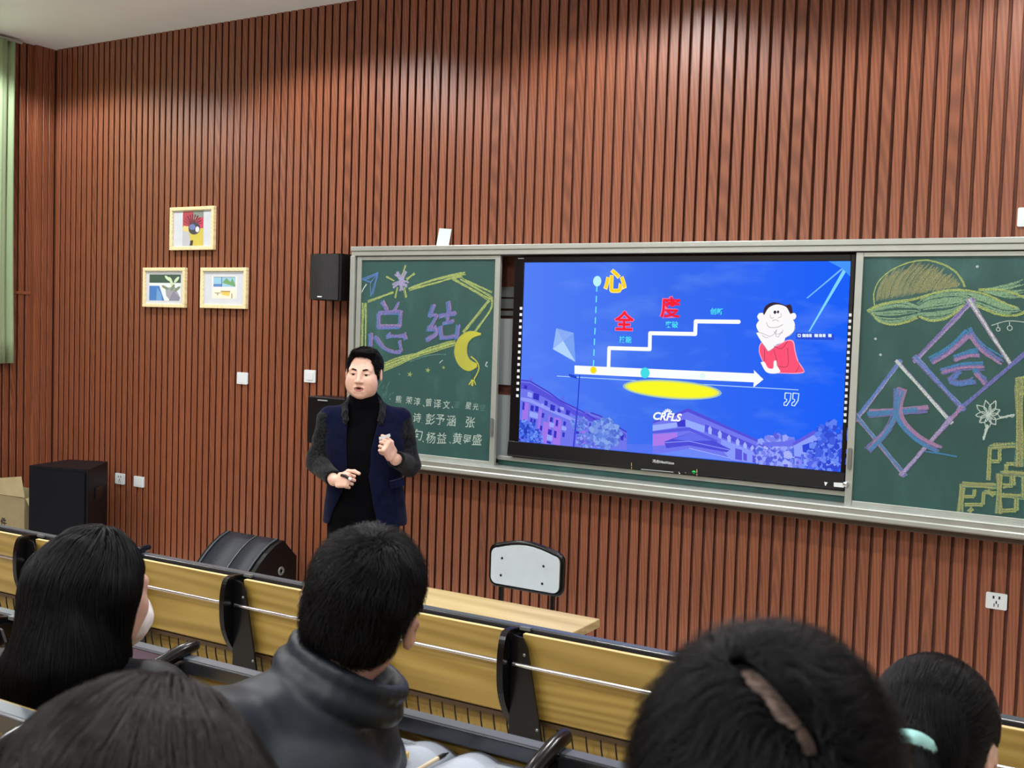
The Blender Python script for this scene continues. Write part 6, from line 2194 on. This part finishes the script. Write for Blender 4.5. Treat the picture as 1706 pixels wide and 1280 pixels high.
Kw = G2(0.045, 0.03, 0.13)
def flw(q, t):
    v = q - Kw
    v /= np.linalg.norm(v, axis=1)[:, None] + 1e-9
    wob = np.stack([np.sin(q[:, 2] * 40 + q[:, 0] * 50), np.cos(q[:, 2] * 35 + q[:, 1] * 40), 0 * q[:, 0]], 1)
    return v + np.array([[0, 0, -0.9]]) + wob * 0.12
groom('hair_strands', p, S, M['hair_brown'], 16000, 16, 0.011, flw, lambda t: 0.002 + 0.007 * t, 0.0003, jit=0.07, seed=7)

# ---- girl with a ponytail and mint hair tie
w = view_point(1556, 1196, 1.5)
rot = math.atan2(-(w[0] - CAM[0]), w[1] - CAM[1])
hR = frame_from((0.35, 0.88, -0.22), (0.05, 0.22, 0.97))
pc = V3(0, 0, w[2] - 0.29) - hR[:, 2] * 0.034 + hR[:, 1] * 0.014
p, T, seat = seated('seated girl with black ponytail held by a mint hair tie', w[:2], 0.29, rot, pc, hR, 0.93, pc + V3(-0.01, -0.05, -0.13), 0.2, pc[2] - 0.2, coat='down_dark', skin='skin', seed=12)
seat_under(*seat, 'folding wooden seat under the girl with the mint hair tie', 0.29)
tie = V3(-0.026, -0.096, w[2] - 0.29 - 0.008)
def tail(S, T):
    S.cone(T(0, -0.06, 0.0), tie, 0.05, 0.02, 0.03)
    S.cone(tie, tie + V3(-0.005, -0.03, -0.05), 0.02, 0.032, 0.015)
    S.cone(tie + V3(-0.005, -0.03, -0.05), tie + V3(0.01, -0.035, -0.2), 0.034, 0.02, 0.03)
HS, HT = hair_cap(pc, hR, 0.93, t=0.0095, h=0.004, forehead=0.085, nape=-0.1, side=0.0, extra=tail, pad=0.14)
HS.build('hair', M['hair_cap'], p, 1)
hRp = hR.copy()
def flp(q, t):
    a = tie - q
    d = np.linalg.norm(a, axis=1)[:, None]
    dn = np.array([[0.03, -0.12, -1.0]])
    beyond = ((q @ np.array([0.0, -1.0, 0.25]) - tie @ np.array([0.0, -1.0, 0.25])) > -0.012)[:, None]
    return np.where(beyond | (d < 0.02), dn, a / (d + 1e-9))
groom('hair_strands', p, HS, M['hair'], 9000, 14, 0.009, flp, lambda t: 0.0015 + 0.003 * math.sin(PI * t), 0.00045, jit=0.05, seed=9)
th_ = MB()
u_ = unit(V3(-0.05, -0.75, -0.65))
a_ = unit(np.cross(u_, (1, 0.2, 0))); b_ = np.cross(u_, a_)
th_.tube([tie + u_ * 0.004 + 0.023 * (math.cos(t) * a_ + math.sin(t) * b_) for t in np.linspace(0, 2 * PI, 22, endpoint=False)], 0.0105, 10, closed=True)
th_.build('hair_tie', M['mint'], p)
